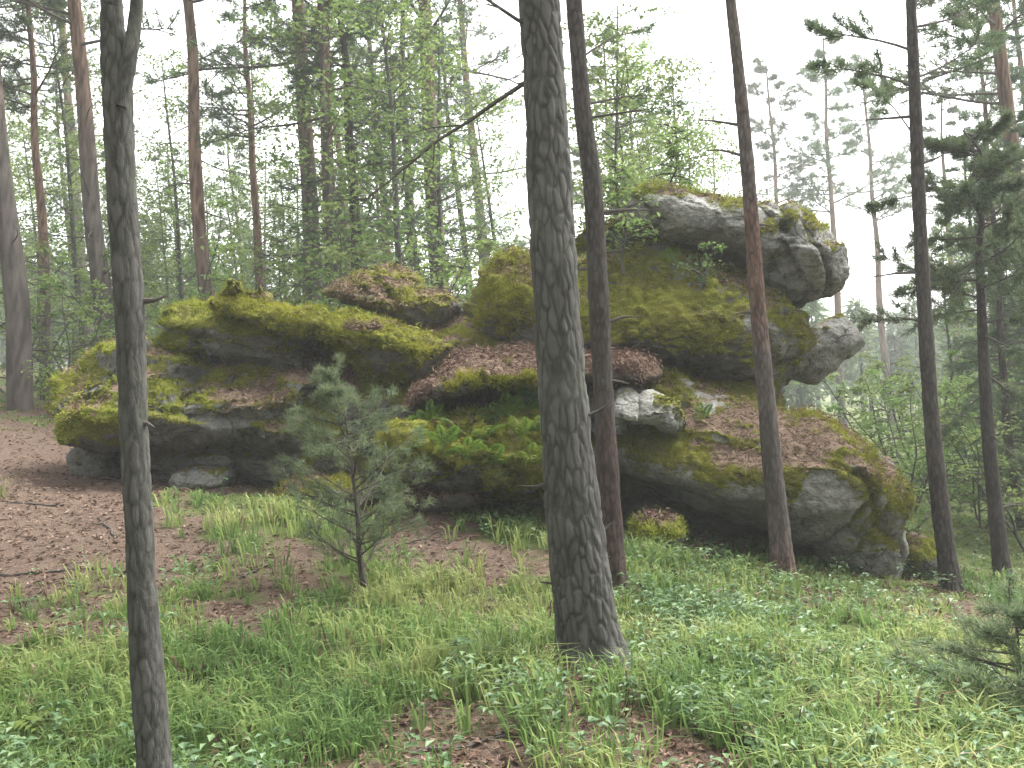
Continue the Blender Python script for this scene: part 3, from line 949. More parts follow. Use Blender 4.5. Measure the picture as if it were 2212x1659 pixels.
# slim forked trunk running out of the bottom of the picture
t1, s1, f1, r1 = near_tree('slim_tree', 'slim grey-barked tree with forked stem standing closest beside the path slope',
    [(238, -60, 44), (242, 40, 48), (252, 170, 66), (262, 400, 60), (280, 680, 62), (288, 900, 62), (298, 1100, 60), (308, 1300, 62), (322, 1500, 70), (334, 1659, 74)],
    3.4, 'bark_grey', 3, 5.0, 2.0, cell=34, stubs=((0.41, 0.2, 0.10), (0.22, 2.7, 0.05), (0.33, 5.8, 0.06)))
fk = np.array([[*(P(x, y, 3.38) - f1), 0.5 * w / FD * 3.4] for x, y, w in [(256, 230, 40), (276, 140, 34), (292, 40, 28), (298, -60, 26), (310, -500, 20), (320, -1200, 10)]])
fm, _ = trunk_mesh('fork', fk, 8, 32, None, 0.04, 40, None, 0.0)
link('fork', fm, M['bark_grey'], t1)

# stout trunk in the middle
t2, s2, f2, r2 = near_tree('stout_tree', 'stout grey-barked conifer trunk rising in front of the outcrop from thick grass',
    [(1152, -160, 86), (1164, 0, 88), (1178, 200, 92), (1192, 480, 98), (1212, 800, 106), (1236, 1080, 118), (1256, 1260, 128), (1270, 1380, 136), (1275, 1415, 140)],
    5.2, 'bark_grey', 21, 8.0, 3.0, cell=24, sides=128, relief=0.085, stubs=((0.17, 0.3, 0.10), (0.21, 3.0, 0.14), (0.26, 0.1, 0.12), (0.30, 3.3, 0.2), (0.33, 5.9, 0.2), (0.24, 4.9, 0.07), (0.14, 4.4, 0.05), (0.19, 5.3, 0.06), (0.27, 4.3, 0.05), (0.31, 5.0, 0.07), (0.11, 5.2, 0.04), (0.16, 3.3, 0.07), (0.23, 6.1, 0.09), (0.285, 3.6, 0.1)), flare=0.62)
extra_branches(t2, s2, f2, [(1140, 175, 770, 430, 0.3, 0.013, 8), (1150, 60, 930, -60, -0.4, 0.012, 9)], 5.2, 'pine', 5, 0.05, 0.005, 8, 2, 9)

# dark slim trunk just right of it
t3, s3, f3, r3 = near_tree('dark_tree', 'dark slim trunk with rusty lower bark close beside the stout trunk',
    [(1236, -100, 30), (1240, 0, 34), (1249, 110, 36), (1259, 240, 38), (1280, 400, 42), (1291, 600, 44), (1301, 800, 44), (1312, 1000, 46), (1322, 1150, 48), (1330, 1290, 52)],
    6.8, 'bark_dark', 31, 5.0, 2.2, rust=lambda h: sstep(1.9, 0.9, h) * 0.4, cell=34, stubs=((0.30, 0.2, 0.25), (0.38, 0.5, 0.4), (0.34, 3.4, 0.2), (0.26, 5.9, 0.15)))
extra_branches(t3, s3, f3, [(1262, 225, 1440, 150, 0.2, 0.010, 8), (1270, 255, 1460, 235, -0.3, 0.010, 8), (1250, 130, 1400, 40, 0.5, 0.009, 8)], 6.8, 'pine', 6)

# reddish trunk before the right half of the rock
t4, s4, f4, r4 = near_tree('reddish_tree', 'thin trunk with reddish bark patches standing right before the middle boulder',
    [(1572, -60, 20), (1578, 0, 22), (1598, 180, 27), (1618, 400, 31), (1632, 600, 33), (1650, 800, 37), (1668, 1000, 42), (1682, 1130, 45), (1691, 1225, 50)],
    8.0, 'bark_rust', 41, 4.5, 2.0, rust=lambda h: np.clip(sstep(0.7, 0.0, h) + sstep(1.9, 2.5, h) * sstep(3.4, 3.0, h) * 1.1 + 0.15 * sstep(3, 4, h), 0, 1), cell=34,
    stubs=((0.45, 3.1, 0.3), (0.40, 0.1, 0.12), (0.33, 3.3, 0.18), (0.47, 2.8, 0.35)))

# right-hand trunk with open needle crown
t5, s5, f5, r5 = near_tree('open_crowned_pine', 'slender dark pine on the falling ground right of the outcrop with tufted high branches',
    [(1965, -60, 20), (1970, 60, 22), (1978, 250, 26), (1988, 500, 29), (1999, 700, 31), (2012, 900, 34), (2032, 1100, 38), (2048, 1220, 42), (2060, 1305, 48)],
    8.8, 'bark_dark', 51, 4.0, 0.5, rust=lambda h: 0 * h, cell=34, stubs=((0.40, 3.1, 0.4), (0.47, 0.2, 0.3), (0.5, 3.2, 0.5), (0.36, 3.4, 0.25), (0.28, 0.4, 0.12)))
extra_branches(t5, s5, f5, [(1972, 110, 1770, 30, 0.3, 0.014, 9), (1976, 190, 1820, 60, -0.5, 0.014, 8), (1970, 60, 2190, 20, 0.4, 0.014, 11), (1976, 170, 2140, 110, 0.6, 0.013, 10),
                            (1966, 0, 2060, -90, -0.5, 0.012, 10), (1984, 420, 1880, 440, 0.2, 0.008, 4), (1978, 300, 1890, 160, 0.6, 0.010, 6), (1966, 0, 1850, -60, 0.3, 0.013, 9)], 8.8, 'pine', 7, 0.095, 0.009, 11, 5, 26)

t6, s6, f6, r6 = near_tree('edge_spruce', 'small dark spruce with low drooping boughs beyond the open-crowned pine',
    [(2118, 600, 18), (2122, 700, 22), (2132, 900, 27), (2150, 1100, 32), (2172, 1285, 40)],
    10.5, 'bark_dark', 61, 1.6, -0.6, rust=lambda h: 0 * h, cell=30, needles='pine', dens=(14, 5, 20, 0.085, 0.010), blen=0.62, stubs=((0.3, 3.0, 0.4), (0.2, 0.3, 0.3)))
extra_branches(t6, s6, f6, [(2110, 560, 2010, 700, -0.3, 0.012, 9), (2118, 720, 2230, 760, -0.5, 0.014, 12), (2124, 800, 2230, 880, 0.0, 0.014, 12), (2108, 480, 2240, 500, 0.0, 0.014, 12),
                            (2112, 600, 2240, 640, -0.6, 0.014, 12), (2104, 420, 2030, 480, 0.3, 0.012, 9), (2126, 850, 2050, 930, -0.2, 0.01, 8), (2130, 930, 2220, 1000, -0.5, 0.012, 10)], 10.5, 'pine', 8, 0.08, 0.009, 12, 4, 18)

# ------------------------------------------------------------------ background trees
def proto_pine(name, h, r0, seed, crown_from, nb, blen, needles, label, group, mat='bark_pine', rust_from=0.25, nl=0.16, nw=0.02, droop=0.0, up=(-0.1, 0.5), dead=12):
    r = np.random.default_rng(seed)
    root = thing(name, (0, 0, -50), label, 'tree', group)
    n = 9
    hh = np.linspace(-0.3, h, n)
    bend = np.cumsum(r.normal(size=(n, 2)) * 0.05, 0)
    pts = np.array([[bend[k, 0], bend[k, 1], hh[k], r0 * (1 - 0.82 * max(hh[k], 0) / h)] for k in range(n)])
    me, s = trunk_mesh('trunk', pts, seed, 20, 90, 0.05, 22, lambda q: sstep(rust_from * h, (rust_from + 0.25) * h, q), 0.3)
    link('trunk', me, M[mat], root)
    wood, nd = Buf(), Buf()
    for k in range(nb):
        t = (k + r.random()) / nb
        zz = h * (crown_from + (1 - crown_from) * t)
        q = s[min(int(zz / h * (len(s) - 1)), len(s) - 1)]
        az = r.uniform(0, 2 * PI)
        ln = blen * (1.05 - 0.8 * t) * r.uniform(0.55, 1.15)
        needle_branch(wood, nd, q[:3], (math.cos(az), math.sin(az), r.uniform(*up)), ln, r, 0.03 * (1.1 - 0.7 * t), 12, 3, 13, nl, nw, droop, 0.25, 0.9, 0.38)
    for k in range(dead):
        zz = h * crown_from * r.uniform(0.25, 1.0)
        q = s[int(zz / h * (len(s) - 1))]
        az = r.uniform(0, 2 * PI)
        d = np.array([math.cos(az), math.sin(az), r.uniform(-0.5, 0.3)])
        e = q[:3] + d * r.uniform(0.4, 1.4)
        tube(wood, spline([q[:3], (q[:3] + e) / 2 + r.normal(size=3) * 0.06, e], 6), np.linspace(0.016, 0.004, 6), 4)
    link('branches', wood.mesh('branches'), M['twig'], root, 'stuff')
    link('crown', nd.mesh('crown'), M[needles], root, 'stuff')
    return root

def proto_leafy(name, h, r0, seed, nb, label, group, cat='tree', crown_from=0.2, blen=1.4, nleaf=26, ll=0.09, mat='leaf', bark='bark_grey', stems=1):
    r = np.random.default_rng(seed)
    root = thing(name, (0, 0, -50), label, cat, group)
    wood, lv = Buf(), Buf()
    for sidx in range(stems):
        n = 7
        hs = h * (1 if sidx == 0 else r.uniform(0.6, 0.95))
        lean = r.normal(size=2) * (0.04 if stems == 1 else 0.28)
        pts = np.array([[lean[0] * t * hs + r.normal() * 0.03, lean[1] * t * hs + r.normal() * 0.03, -0.15 + t * (hs + 0.15), r0 * (1 - 0.85 * t)] for t in np.linspace(0, 1, n)])
        me, s = trunk_mesh('trunk', pts, seed + sidx, 14, 40, 0.03, 25, None, 0.15)
        link('trunk' if stems == 1 else 'stem', me, M[bark], root)
        for k in range(nb // stems):
            t = crown_from + (1 - crown_from) * (k + r.random()) / (nb // stems)
            q = s[min(int(t * (len(s) - 1)), len(s) - 1), :3]
            az = r.uniform(0, 2 * PI)
            ln = blen * (1.1 - 0.7 * t) * r.uniform(0.6, 1.2)
            d = unit(np.array([math.cos(az), math.sin(az), r.uniform(0.0, 0.7)]))
            pa = [q]
            cur = d
            for m in range(5):
                cur = unit(cur + r.normal(size=3) * 0.16 + np.array([0, 0, -0.05]))
                pa.append(pa[-1] + cur * ln / 5)
            pa = np.array(pa)
            tube(wood, pa, np.linspace(0.012, 0.003, 6), 4)
            nn = nleaf
            u = r.uniform(0.25, 1.0, nn)
            i = np.minimum((u * 5).astype(int), 4)
            f = (u * 5 - i)[:, None]
            c = pa[i] * (1 - f) + pa[i + 1] * f
            c = c + r.normal(size=(nn, 3)) * np.array([0.16, 0.16, 0.10]) * ln
            dd = unit(cur[None] * 0.4 + r.normal(size=(nn, 3)) * np.array([1, 1, 0.45]))
            nr = unit(np.array([0, 0, 1.0]) + r.normal(size=(nn, 3)) * 0.55)
            leaves(lv, c, dd, nr, ll * r.uniform(0.6, 1.2, nn), ll * 0.62 * r.uniform(0.7, 1.1, nn), r, np.clip(r.uniform(0.1, 0.9) + r.normal(size=nn) * 0.2, 0, 1))
    link('branches', wood.mesh('branches'), M['twig'], root, 'stuff')
    link('crown', lv.mesh('crown'), M[mat], root, 'stuff')
    return root

G_TR = 'pines in the wood behind the outcrop'
protoA = proto_pine('background_pine', 15.0, 0.19, 201, 0.45, 32, 2.4, 'pine', 'tall straight pine in the wood behind the outcrop', G_TR)
protoB = proto_pine('background_pine', 13.0, 0.15, 202, 0.55, 34, 2.0, 'pine', 'tall straight pine in the wood behind the outcrop', G_TR, rust_from=0.1)
protoC = proto_pine('spruce_tree', 12.0, 0.15, 203, 0.10, 85, 2.3, 'spruce', 'bushy green spruce among the trunks behind the outcrop', 'spruces in the wood behind the outcrop', 'bark_dark', 2.0, 0.11, 0.017, -0.25, (-0.25, 0.2), 4)
protoD = proto_leafy('leafy_tree', 8.5, 0.08, 204, 60, 'light green broadleaf tree among the trunks behind the outcrop', 'broadleaf trees behind the outcrop', 'tree', 0.22, 2.2, 60, 0.11)
protoE = proto_leafy('leafy_shrub', 2.4, 0.02, 205, 36, 'bright green leafy shrub in the undergrowth behind the outcrop', 'shrubs in the undergrowth', 'shrub', 0.15, 0.8, 36, 0.085, stems=4)

def spot(px, py, depth):
    p = P(px, py, depth)
    return (p[0], p[1], gz(p[0], p[1]))

used = set()
DEF = {p_.name: (p_['label'], p_['group']) for p_ in (protoA, protoB, protoC, protoD, protoE)}
def plant(proto, px, depth, sc=1.0, rz=None, label=None, group=None, tilt=None, py=600):
    rz = random.uniform(0, 6.28) if rz is None else rz
    tilt = (random.uniform(-.02, .02), random.uniform(-.03, .03)) if tilt is None else tilt
    loc = spot(px, py, depth)
    label = label or DEF[proto.name][0]
    group = group or DEF[proto.name][1]
    if proto.name in used:
        return copy_thing(proto, loc, rz, sc, tilt, label, group)
    used.add(proto.name)
    proto.location = loc
    proto.rotation_euler = (tilt[0], tilt[1], rz)
    proto.scale = (sc, sc, sc)
    tag(proto, label, None, group)
    return proto

LAB = {48: 'stout pine at the top of the brown slope beyond the outcrop end', 215: 'pine whose upper trunk shows close beside the slim forked tree',
       440: 'straight orange-tinged pine rising behind the mossy hump', 552: 'thin pale pine behind the middle of the long mossy slab',
       662: 'tall grey pine behind the long mossy slab', 700: 'slim pine standing just behind the flat needle-topped boulder',
       955: 'pine behind the dip between flat boulder and middle boulder', 90: 'small pine on the rise between stout pine and slim forked tree'}
FAR = 'tall pine deep in the wood behind the outcrop'
FARR = 'pine on the falling ground beyond the small dark spruce'
o = plant(protoA, 48, 14.0, 0.95, py=880, label=LAB[48])
# individually told trunks
for (pr, px, dep, sc) in [(protoA, 215, 15, 0.85), (protoB, 440, 17, 1.0), (protoB, 552, 21, 0.8), (protoA, 662, 18, 1.0), (protoA, 700, 16.5, 0.8), (protoA, 955, 19, 1.1),
                          (protoB, 760, 27, 1.0),
                          (protoB, 850, 24, 0.9), (protoA, 1060, 30, 1.1), (protoA, 180, 33, 1.2), 
                          (protoB, 1330, 26, 0.8), (protoA, -60, 18, 1.0), (protoB, 90, 17, 0.7), (protoA, 2230, 17, 1.0), (protoB, 2320, 13, 1.0), (protoA, -180, 13, 1.0),
                          (protoB, 2140, 24, 0.9), (protoA, 2260, 28, 1.0), (protoB, 1420, 34, 0.8), (protoA, 2050, 38, 0.9), (protoB, 1800, 46, 1.4), (protoB, 1900, 52, 1.5), (protoB, 1690, 50, 1.4)]:
    plant(pr, px, dep, sc, label=LAB.get(px, FARR if px > 2000 else FAR), group='pines beyond the small dark spruce' if px > 2000 else G_TR)
for (px, dep, sc) in [(790, 17, 0.85), (880, 22, 1.0), (2170, 13, 0.45), (2230, 14, 0.5), (2170, 17, 0.5), (2240, 19, 0.75), (390, 27, 0.55), (270, 25, 0.5), (530, 32, 0.7), (610, 27, 0.5), (150, 31, 0.8), (2120, 20, 0.6), (1010, 27, 0.9), (2300, 24, 1.0)]:
    if px > 2000:
        plant(protoC, px, dep, sc, label='dense spruce on the falling ground beyond the small dark spruce', group='spruces beyond the small dark spruce')
    else:
        plant(protoC, px, dep, sc)
for (px, dep, sc) in [(1470, 20, 0.95), (1385, 22, 1.05), (1545, 27, 1.0), (300, 22, 0.6), (360, 26, 0.7), (450, 24, 0.6), (520, 28, 0.75), (600, 23, 0.55), (640, 29, 0.8), (250, 30, 0.85), (90, 23, 0.7), (200, 25, 0.75), (420, 33, 0.9), (560, 36, 1.0), (700, 34, 0.9), (60, 34, 1.0), (860, 14.5, 0.9), (1400, 16, 0.75), (1500, 23, 0.9), (1320, 14.5, 0.8), (720, 16, 1.0), (2160, 17, 0.7), (2040, 24, 0.7), (740, 20, 1.0), (940, 18, 0.9), (170, 19, 0.9), (390, 22, 0.9), (560, 25, 1.0), (1090, 22, 0.9), (1440, 19, 0.75), (30, 28, 1.1), (1350, 17, 0.62), (820, 30, 1.2), (2100, 30, 0.8)]:
    if px > 2000:
        plant(protoD, px, dep, sc, label='light broadleaf tree on the falling ground beyond the outcrop', group='broadleaf trees beyond the outcrop end')
    elif px > 1280:
        plant(protoD, px, dep, sc, label='pale green broadleaf tree rising behind the cap of the outcrop', group='broadleaf trees behind the cap')
    else:
        plant(protoD, px, dep, sc)
for (px, dep, sc) in [(170, 15.5, 1.2), (120, 14, 0.9), (370, 15, 1.3), (740, 15, 1.4), (820, 16, 1.3), (500, 17, 1.1), (620, 16, 1.0), (960, 17, 1.2), (1050, 15, 1.0), (20, 17, 1.2), (300, 18, 1.2),
                      (1930, 14, 0.9), (1985, 15, 1.0), (1900, 18, 1.1), (1950, 23, 1.3), (2040, 20, 1.2), (2080, 13, 0.8), (2190, 12, 0.9), (2020, 16, 0.9), (1960, 19, 1.0)]:
    if px > 1850:
        plant(protoE, px, dep, sc, label='leafy shrub on the low ground past the outcrop end', group='shrubs past the outcrop end')
    else:
        plant(protoE, px, dep, sc)

# the wood goes on behind and beside the viewer, unseen: added to darken crevices
for (pr, x, y, sc) in [(protoA, -5, -4, 1.0), (protoC, 3, -6, 0.8), (protoD, -1.5, -7, 1.0), (protoA, 6, -3, 1.1), (protoC, -8, -9, 1.0), (protoD, 5, -10, 1.1), (protoB, 1, -12, 1.1), (protoA, -12, 0, 1.0),
                       (protoC, -13, -5, 1.0), (protoD, -9, 2, 0.9), (protoB, 11, -7, 1.0), (protoC, 10, -1, 0.7), (protoC, -3, -14, 1.1), (protoC, 8, -15, 1.2), (protoE, -3, -3, 1.3), (protoE, 2.5, -3, 1.3), (protoE, -6, -1.5, 1.3), (protoE, 6, -5, 1.4)]:
    w_ = {protoA: 'pine', protoB: 'pine', protoC: 'spruce', protoD: 'broadleaf tree', protoE: 'shrub'}[pr]
    copy_thing(pr, (x, y, gz(x, y)), random.uniform(0, 6.28), sc, label=w_ + ' of the unseen wood added to shade the front of the outcrop', group=w_ + ' added unseen to shade the outcrop')
# far wood as one mass
r = np.random.default_rng(77)
fw = Buf()
for k in range(240):
    dep = r.uniform(42, 120)
    px = r.uniform(-400, 2600)
    q = spot(px, 700, dep)
    h = r.uniform(7, 12) * (0.75 if px > 1150 else 0.8)
    tube(fw, np.array([[q[0], q[1], q[2] - 0.3], [q[0] + r.normal() * .2, q[1], q[2] + h]]), [0.16, 0.04], 5, False, 0.0)
    n = 420
    t = r.uniform(0.2, 1, n)
    rad = (1.02 - t) ** 0.7 * h * 0.26 * np.sqrt(r.random(n)) * (0.7 + 0.5 * r.random())
    az = r.uniform(0, 2 * PI, n)
    c = np.stack([q[0] + rad * np.cos(az), q[1] + rad * np.sin(az), q[2] + t * h], 1)
    dd = np.stack([np.cos(az), np.sin(az), r.uniform(-0.6, 0.3, n)], 1) + r.normal(size=(n, 3)) * 0.5
    leaves(fw, c, dd, unit(np.array([0, 0, 1.0]) + r.normal(size=(n, 3)) * 0.4), r.uniform(0.4, 0.9, n), r.uniform(0.15, 0.35, n), r, np.clip(r.uniform(0.1, 0.9) + r.normal(size=n) * 0.2, 0, 1))
fb = Buf()  # wood out of view, added to block low light and darken the undercuts
for k in range(120):
    x_, y_ = r.uniform(-38, 38), r.uniform(-24, -7)
    if k % 3 == 0:
        x_, y_ = r.choice([-1, 1]) * r.uniform(14, 38), r.uniform(-7, 9)
    z_ = gz(x_, y_)
    h = r.uniform(4, 11)
    tube(fb, np.array([[x_, y_, z_ - 0.3], [x_ + r.normal() * .2, y_, z_ + h]]), [0.12, 0.03], 5, False, 0.0)
    n = 420
    t = r.uniform(0.05, 1, n)
    rad = (1.02 - t) ** 0.6 * h * 0.26 * np.sqrt(r.random(n))
    az = r.uniform(0, 2 * PI, n)
    c = np.stack([x_ + rad * np.cos(az), y_ + rad * np.sin(az), z_ + t * h], 1)
    dd = np.stack([np.cos(az), np.sin(az), r.uniform(-0.6, 0.3, n)], 1) + r.normal(size=(n, 3)) * 0.5
    leaves(fb, c, dd, unit(np.array([0, 0, 1.0]) + r.normal(size=(n, 3)) * 0.4), r.uniform(0.3, 0.7, n), r.uniform(0.15, 0.3, n), r, r.uniform(0, 1, n))
link('unseen_shading_wood', fb.mesh('unseen_shading_wood'), M['pine'], None, 'stuff', 'unseen dense wood of young trees added to shade the front of the outcrop', 'trees')
link('distant_wood', fw.mesh('distant_wood'), M['pine'], None, 'stuff', 'pale hazy wood far behind the outcrop and across the dip', 'trees')

# ------------------------------------------------------------------ young trees near the rock
def conifer_sapling(label, px, py, h, seed, mat, depth=None, lower=0.25, width=0.45, nl=0.06, nw=0.0045, nb=34, name='pine_sapling', up=(0.25, 0.7), group=None, nn=16):
    r = np.random.default_rng(seed)
    g_ = G(px, py) if depth is None else np.array(spot(px, py, depth))
    root = thing(name, (g_[0], g_[1], gz(g_[0], g_[1])), label, 'sapling', group)
    pts = np.array([[r.normal() * 0.008 - 0.05 * t * h, r.normal() * 0.008, -0.08 + t * (h + 0.08), 0.024 * h / 1.6 * (1 - 0.85 * t)] for t in np.linspace(0, 1, 7)])
    me, s = trunk_mesh('trunk', pts, seed, 14, 60, 0.02, 50, None, 0.3)
    link('trunk', me, M['twig'], root)
    wood, nd = Buf(), Buf()
    for k in range(nb):
        t = lower + (0.97 - lower) * (k + r.random()) / nb
        q = s[int(t * (len(s) - 1)), :3]
        az = r.uniform(0, 2 * PI)
        prof = min(1.0, (t - lower) / 0.18 + 0.45) * (1.08 - t) ** 0.75
        needle_branch(wood, nd, q, (math.cos(az), math.sin(az), r.uniform(*up)), width * 1.35 * prof * r.uniform(0.7, 1.15), r, 0.007, 6, 3, nn, nl, nw, 0.15, 0.2, 0.8, 0.42)
    needle_branch(wood, nd, s[-2, :3], (0, 0, 1), 0.12, r, 0.005, 4, 2, nn, nl, nw, 0, 0.1)
    link('branches', wood.mesh('branches'), M['twig'], root, 'stuff')
    link('needles', nd.mesh('needles'), M[mat], root, 'stuff')
    return root

conifer_sapling('young bluish-green pine sapling on a thin stem in front of the outcrop', 792, 1275, 1.44, 301, 'bluepine', lower=0.14, width=0.56, nb=54, nn=13, nl=0.065)
conifer_sapling('low dark conifer seedling spreading from the edge of the grass below the small dark spruce', 2215, 1560, 0.58, 302, 'bluepine', lower=0.06, width=0.42, nb=40, nn=14, name='spruce_seedling', up=(0.0, 0.35))

def leafy_sapling(label, base, h, seed, nb=22, blen=0.5, ll=0.06, stems=1, name='leafy_sapling', nleaf=22):
    o = proto_leafy(name, h, 0.016, seed, nb, label, None, 'sapling', 0.2, blen, nleaf, ll, stems=stems)
    o.location = base
    return o
leafy_sapling('bright green leafy sapling growing on the rock next to the dark slim trunk', P(1345, 560, 9.75), 1.0, 311, 30, 0.42)
leafy_sapling('fresh green broadleaf sapling rooted on top of the thin slab', P(1450, 430, 10.6), 0.8, 312, 26, 0.4)
leafy_sapling('small green bush on the brow of the middle boulder', P(1520, 590, 9.75), 0.32, 313, 14, 0.3, 0.05, 3, 'small_bush')
leafy_sapling('low yellow-green bush between the outcrop and the open-crowned pine', np.array(spot(1985, 1180, 10.0)), 0.9, 314, 26, 0.38, 0.05, 4, 'small_bush')

# ------------------------------------------------------------------ ferns on the rock and ground
def fern_mesh(seed, nfr=9, ln=0.28):
    r = np.random.default_rng(seed)
    b = Buf()
    for k in range(nfr):
        az = 2 * PI * k / nfr + r.normal() * 0.25
        L = ln * r.uniform(0.7, 1.15)
        d = np.array([math.cos(az), math.sin(az), 0])
        n = 12
        t = np.linspace(0, 1, n)
        path = d[None] * (t * L * 0.85)[:, None] + np.array([0, 0, 1.0])[None] * (L * (0.75 * t - 0.62 * t ** 2.2))[:, None]
        tube(b, path, np.linspace(0.0025, 0.001, n), 3, False, 0.3)
        sd = np.array([-math.sin(az), math.cos(az), 0])
        for sgn in (-1, 1):
            w = L * 0.26 * np.sin(PI * np.clip(t[1:] * 0.92 + 0.08, 0, 1)) ** 0.8
            base = path[1:]
            dd = sgn * sd[None] + d[None] * 0.35 + np.array([0, 0, -0.1])
            leaves(b, base, np.repeat(dd, n - 1, 0), np.repeat(np.array([[0, 0, 1.0]]), n - 1, 0) + r.normal(size=(n - 1, 3)) * 0.2, w, L * 0.075, r, np.clip(r.uniform(0.2, 0.8) + r.normal(size=n - 1) * 0.1, 0, 1), 0.05)
    return b.mesh('fern')

FM = [fern_mesh(k, 9, 0.27) for k in (1, 2, 3)]
deps = bpy.context.evaluated_depsgraph_get()
def cast(px, py):
    d = Vector(P(px, py, 1.0) - CAM).normalized()
    bpy.context.view_layer.update()
    dg = bpy.context.evaluated_depsgraph_get()
    org = Vector(CAM) + d * 6.9
    for _ in range(12):
        hit, loc, nrm, idx, ob, _m = scene.ray_cast(dg, org, d)
        if not hit:
            return None
        if ob.name.split('.')[0] in ('slab', 'ledge', 'boulder', 'stone', 'forest_floor', 'bedrock'):
            return loc, nrm
        org = loc + d * 0.01
    return None
k = 0
for (px, py, sc) in [(930, 915, .9), (985, 935, 1.0), (1040, 945, .9), (1090, 900, 1.0), (1140, 890, 1.1), (1120, 950, .9), (1010, 985, .8), (1060, 1000, .9), (960, 965, .8), (1150, 1000, .9),
                     (1100, 1025, .8), (1165, 935, .8), (900, 950, .7), (1520, 905, .6), (1450, 560, .6), (1560, 590, .6)]:
    c = cast(px, py)
    if c is None:
        continue
    o = link('fern', FM[k % 3], M['fern'], None, None, 'small bright green fern clinging to the mossy rock', 'fern', 'ferns on the rock face')
    o.location = c[0] - c[1] * 0.02
    up = (Vector((0, 0, 1)) * 0.7 + c[1] * 0.8).normalized()
    o.rotation_euler = up.to_track_quat('Z', 'Y').to_euler()
    o.scale = (sc * 1.0,) * 3
    k += 1

for j, (px, py, sc) in enumerate([(15, 1590, 1.0), (75, 1650, 0.8), (-40, 1520, 1.1)]):
    g_ = G(px, py)
    o = link('fern', FM[j % 3], M['herb'], None, None, 'bluish-green fern in the herbs beside the slim forked tree', 'fern', 'ferns beside the slim tree')
    o.location = (g_[0], g_[1], gz(g_[0], g_[1]))
    o.scale = (sc, sc, sc * 1.2)

# ------------------------------------------------------------------ ground cover
r = np.random.default_rng(500)
def scatter(n, y0=1.7, y1=15.0, power=1.0, side=0.66):
    # denser towards the camera, as far as blades can be told apart
    u = r.random(n)
    y = y0 * (y1 / y0) ** u
    x = (r.random(n) * 2 - 1) * (side * y + 1.2)
    return x, y

def grass(n_tufts, per):
    x, y = scatter(n_tufts)
    keep = r.random(n_tufts) < cover(x, y) ** 1.8 * 0.72
    x, y = x[keep], y[keep]
    n = len(x)
    hgt = np.clip(0.08 + 0.19 * fbm(np.stack([x, y, x * 0], 1) * 0.8, 2, 90) + r.normal(size=n) * 0.03, 0.07, 0.34)
    tt = np.clip(fbm(np.stack([x, y, x * 0], 1) * 1.4, 3, 91) * 2.0 - 0.45 + r.normal(size=n) * 0.22, 0, 1)
    for tx, ty, tr in [(f2[0], f2[1], 0.26), (f3[0], f3[1], 0.16), (f4[0], f4[1], 0.18), (f5[0], f5[1], 0.18)]:
        hgt = hgt * (0.35 + 0.65 * sstep(tr * 0.8, tr * 1.8, np.hypot(x - tx, y - ty)))
    near = sstep(-0.9, -0.2, y - np.interp(x, [-5, -2, 0, 2, 3.4, 4.2], [9.3, 9.1, 8.9, 8.7, 8.3, 11]))
    hgt = hgt * (1 - 0.6 * near)
    X, Y, H, T = [np.repeat(a, per) for a in (x, y, hgt, tt)]
    m = len(X)
    az = r.uniform(0, 2 * PI, m)
    rad = np.abs(r.normal(size=m)) * 0.035
    bx, by = X + np.cos(az) * rad, Y + np.sin(az) * rad
    bz = ground_z(bx, by) - 0.01
    H = H * r.uniform(0.55, 1.25, m)
    az2 = az + r.normal(size=m) * 0.7
    out = np.stack([np.cos(az2), np.sin(az2), 0 * az2], 1)
    lean = r.uniform(0.15, 0.9, m)[:, None] * H[:, None]
    W = (0.0022 + 0.00045 * Y) * r.uniform(0.8, 1.5, m)
    side = np.stack([-np.sin(az2 + r.normal(size=m) * 0.6), np.cos(az2), 0 * az2], 1) * W[:, None]
    b = np.stack([bx, by, bz], 1)
    mid = b + out * lean * 0.35 + np.array([0, 0, 0.62]) * H[:, None]
    tip = b + out * lean * 1.1 + np.array([0, 0, 0.85]) * H[:, None] - np.array([0, 0, 0.25]) * lean
    V = np.stack([b - side, b + side, mid + side * 0.8, mid - side * 0.8, tip], 1).reshape(-1, 3)
    o = np.arange(m)[:, None] * 5
    bf = Buf()
    bf.add(V, np.concatenate([o + [[0, 1, 2]], o + [[0, 2, 3]], o + [[3, 2, 4]]]), np.repeat(np.clip(T + r.normal(size=m) * 0.14, 0, 1), 5))
    return bf
link('grass', grass(30000, 10).mesh('grass'), M['grass'], None, 'stuff', 'thin light green woodland grass covering the slope', 'grass')

link('dry_grass', grass(2600, 4).mesh('dry_grass'), M['litter'], None, 'stuff', 'dry straw-brown grass stalks among the green grass', 'dry grass')

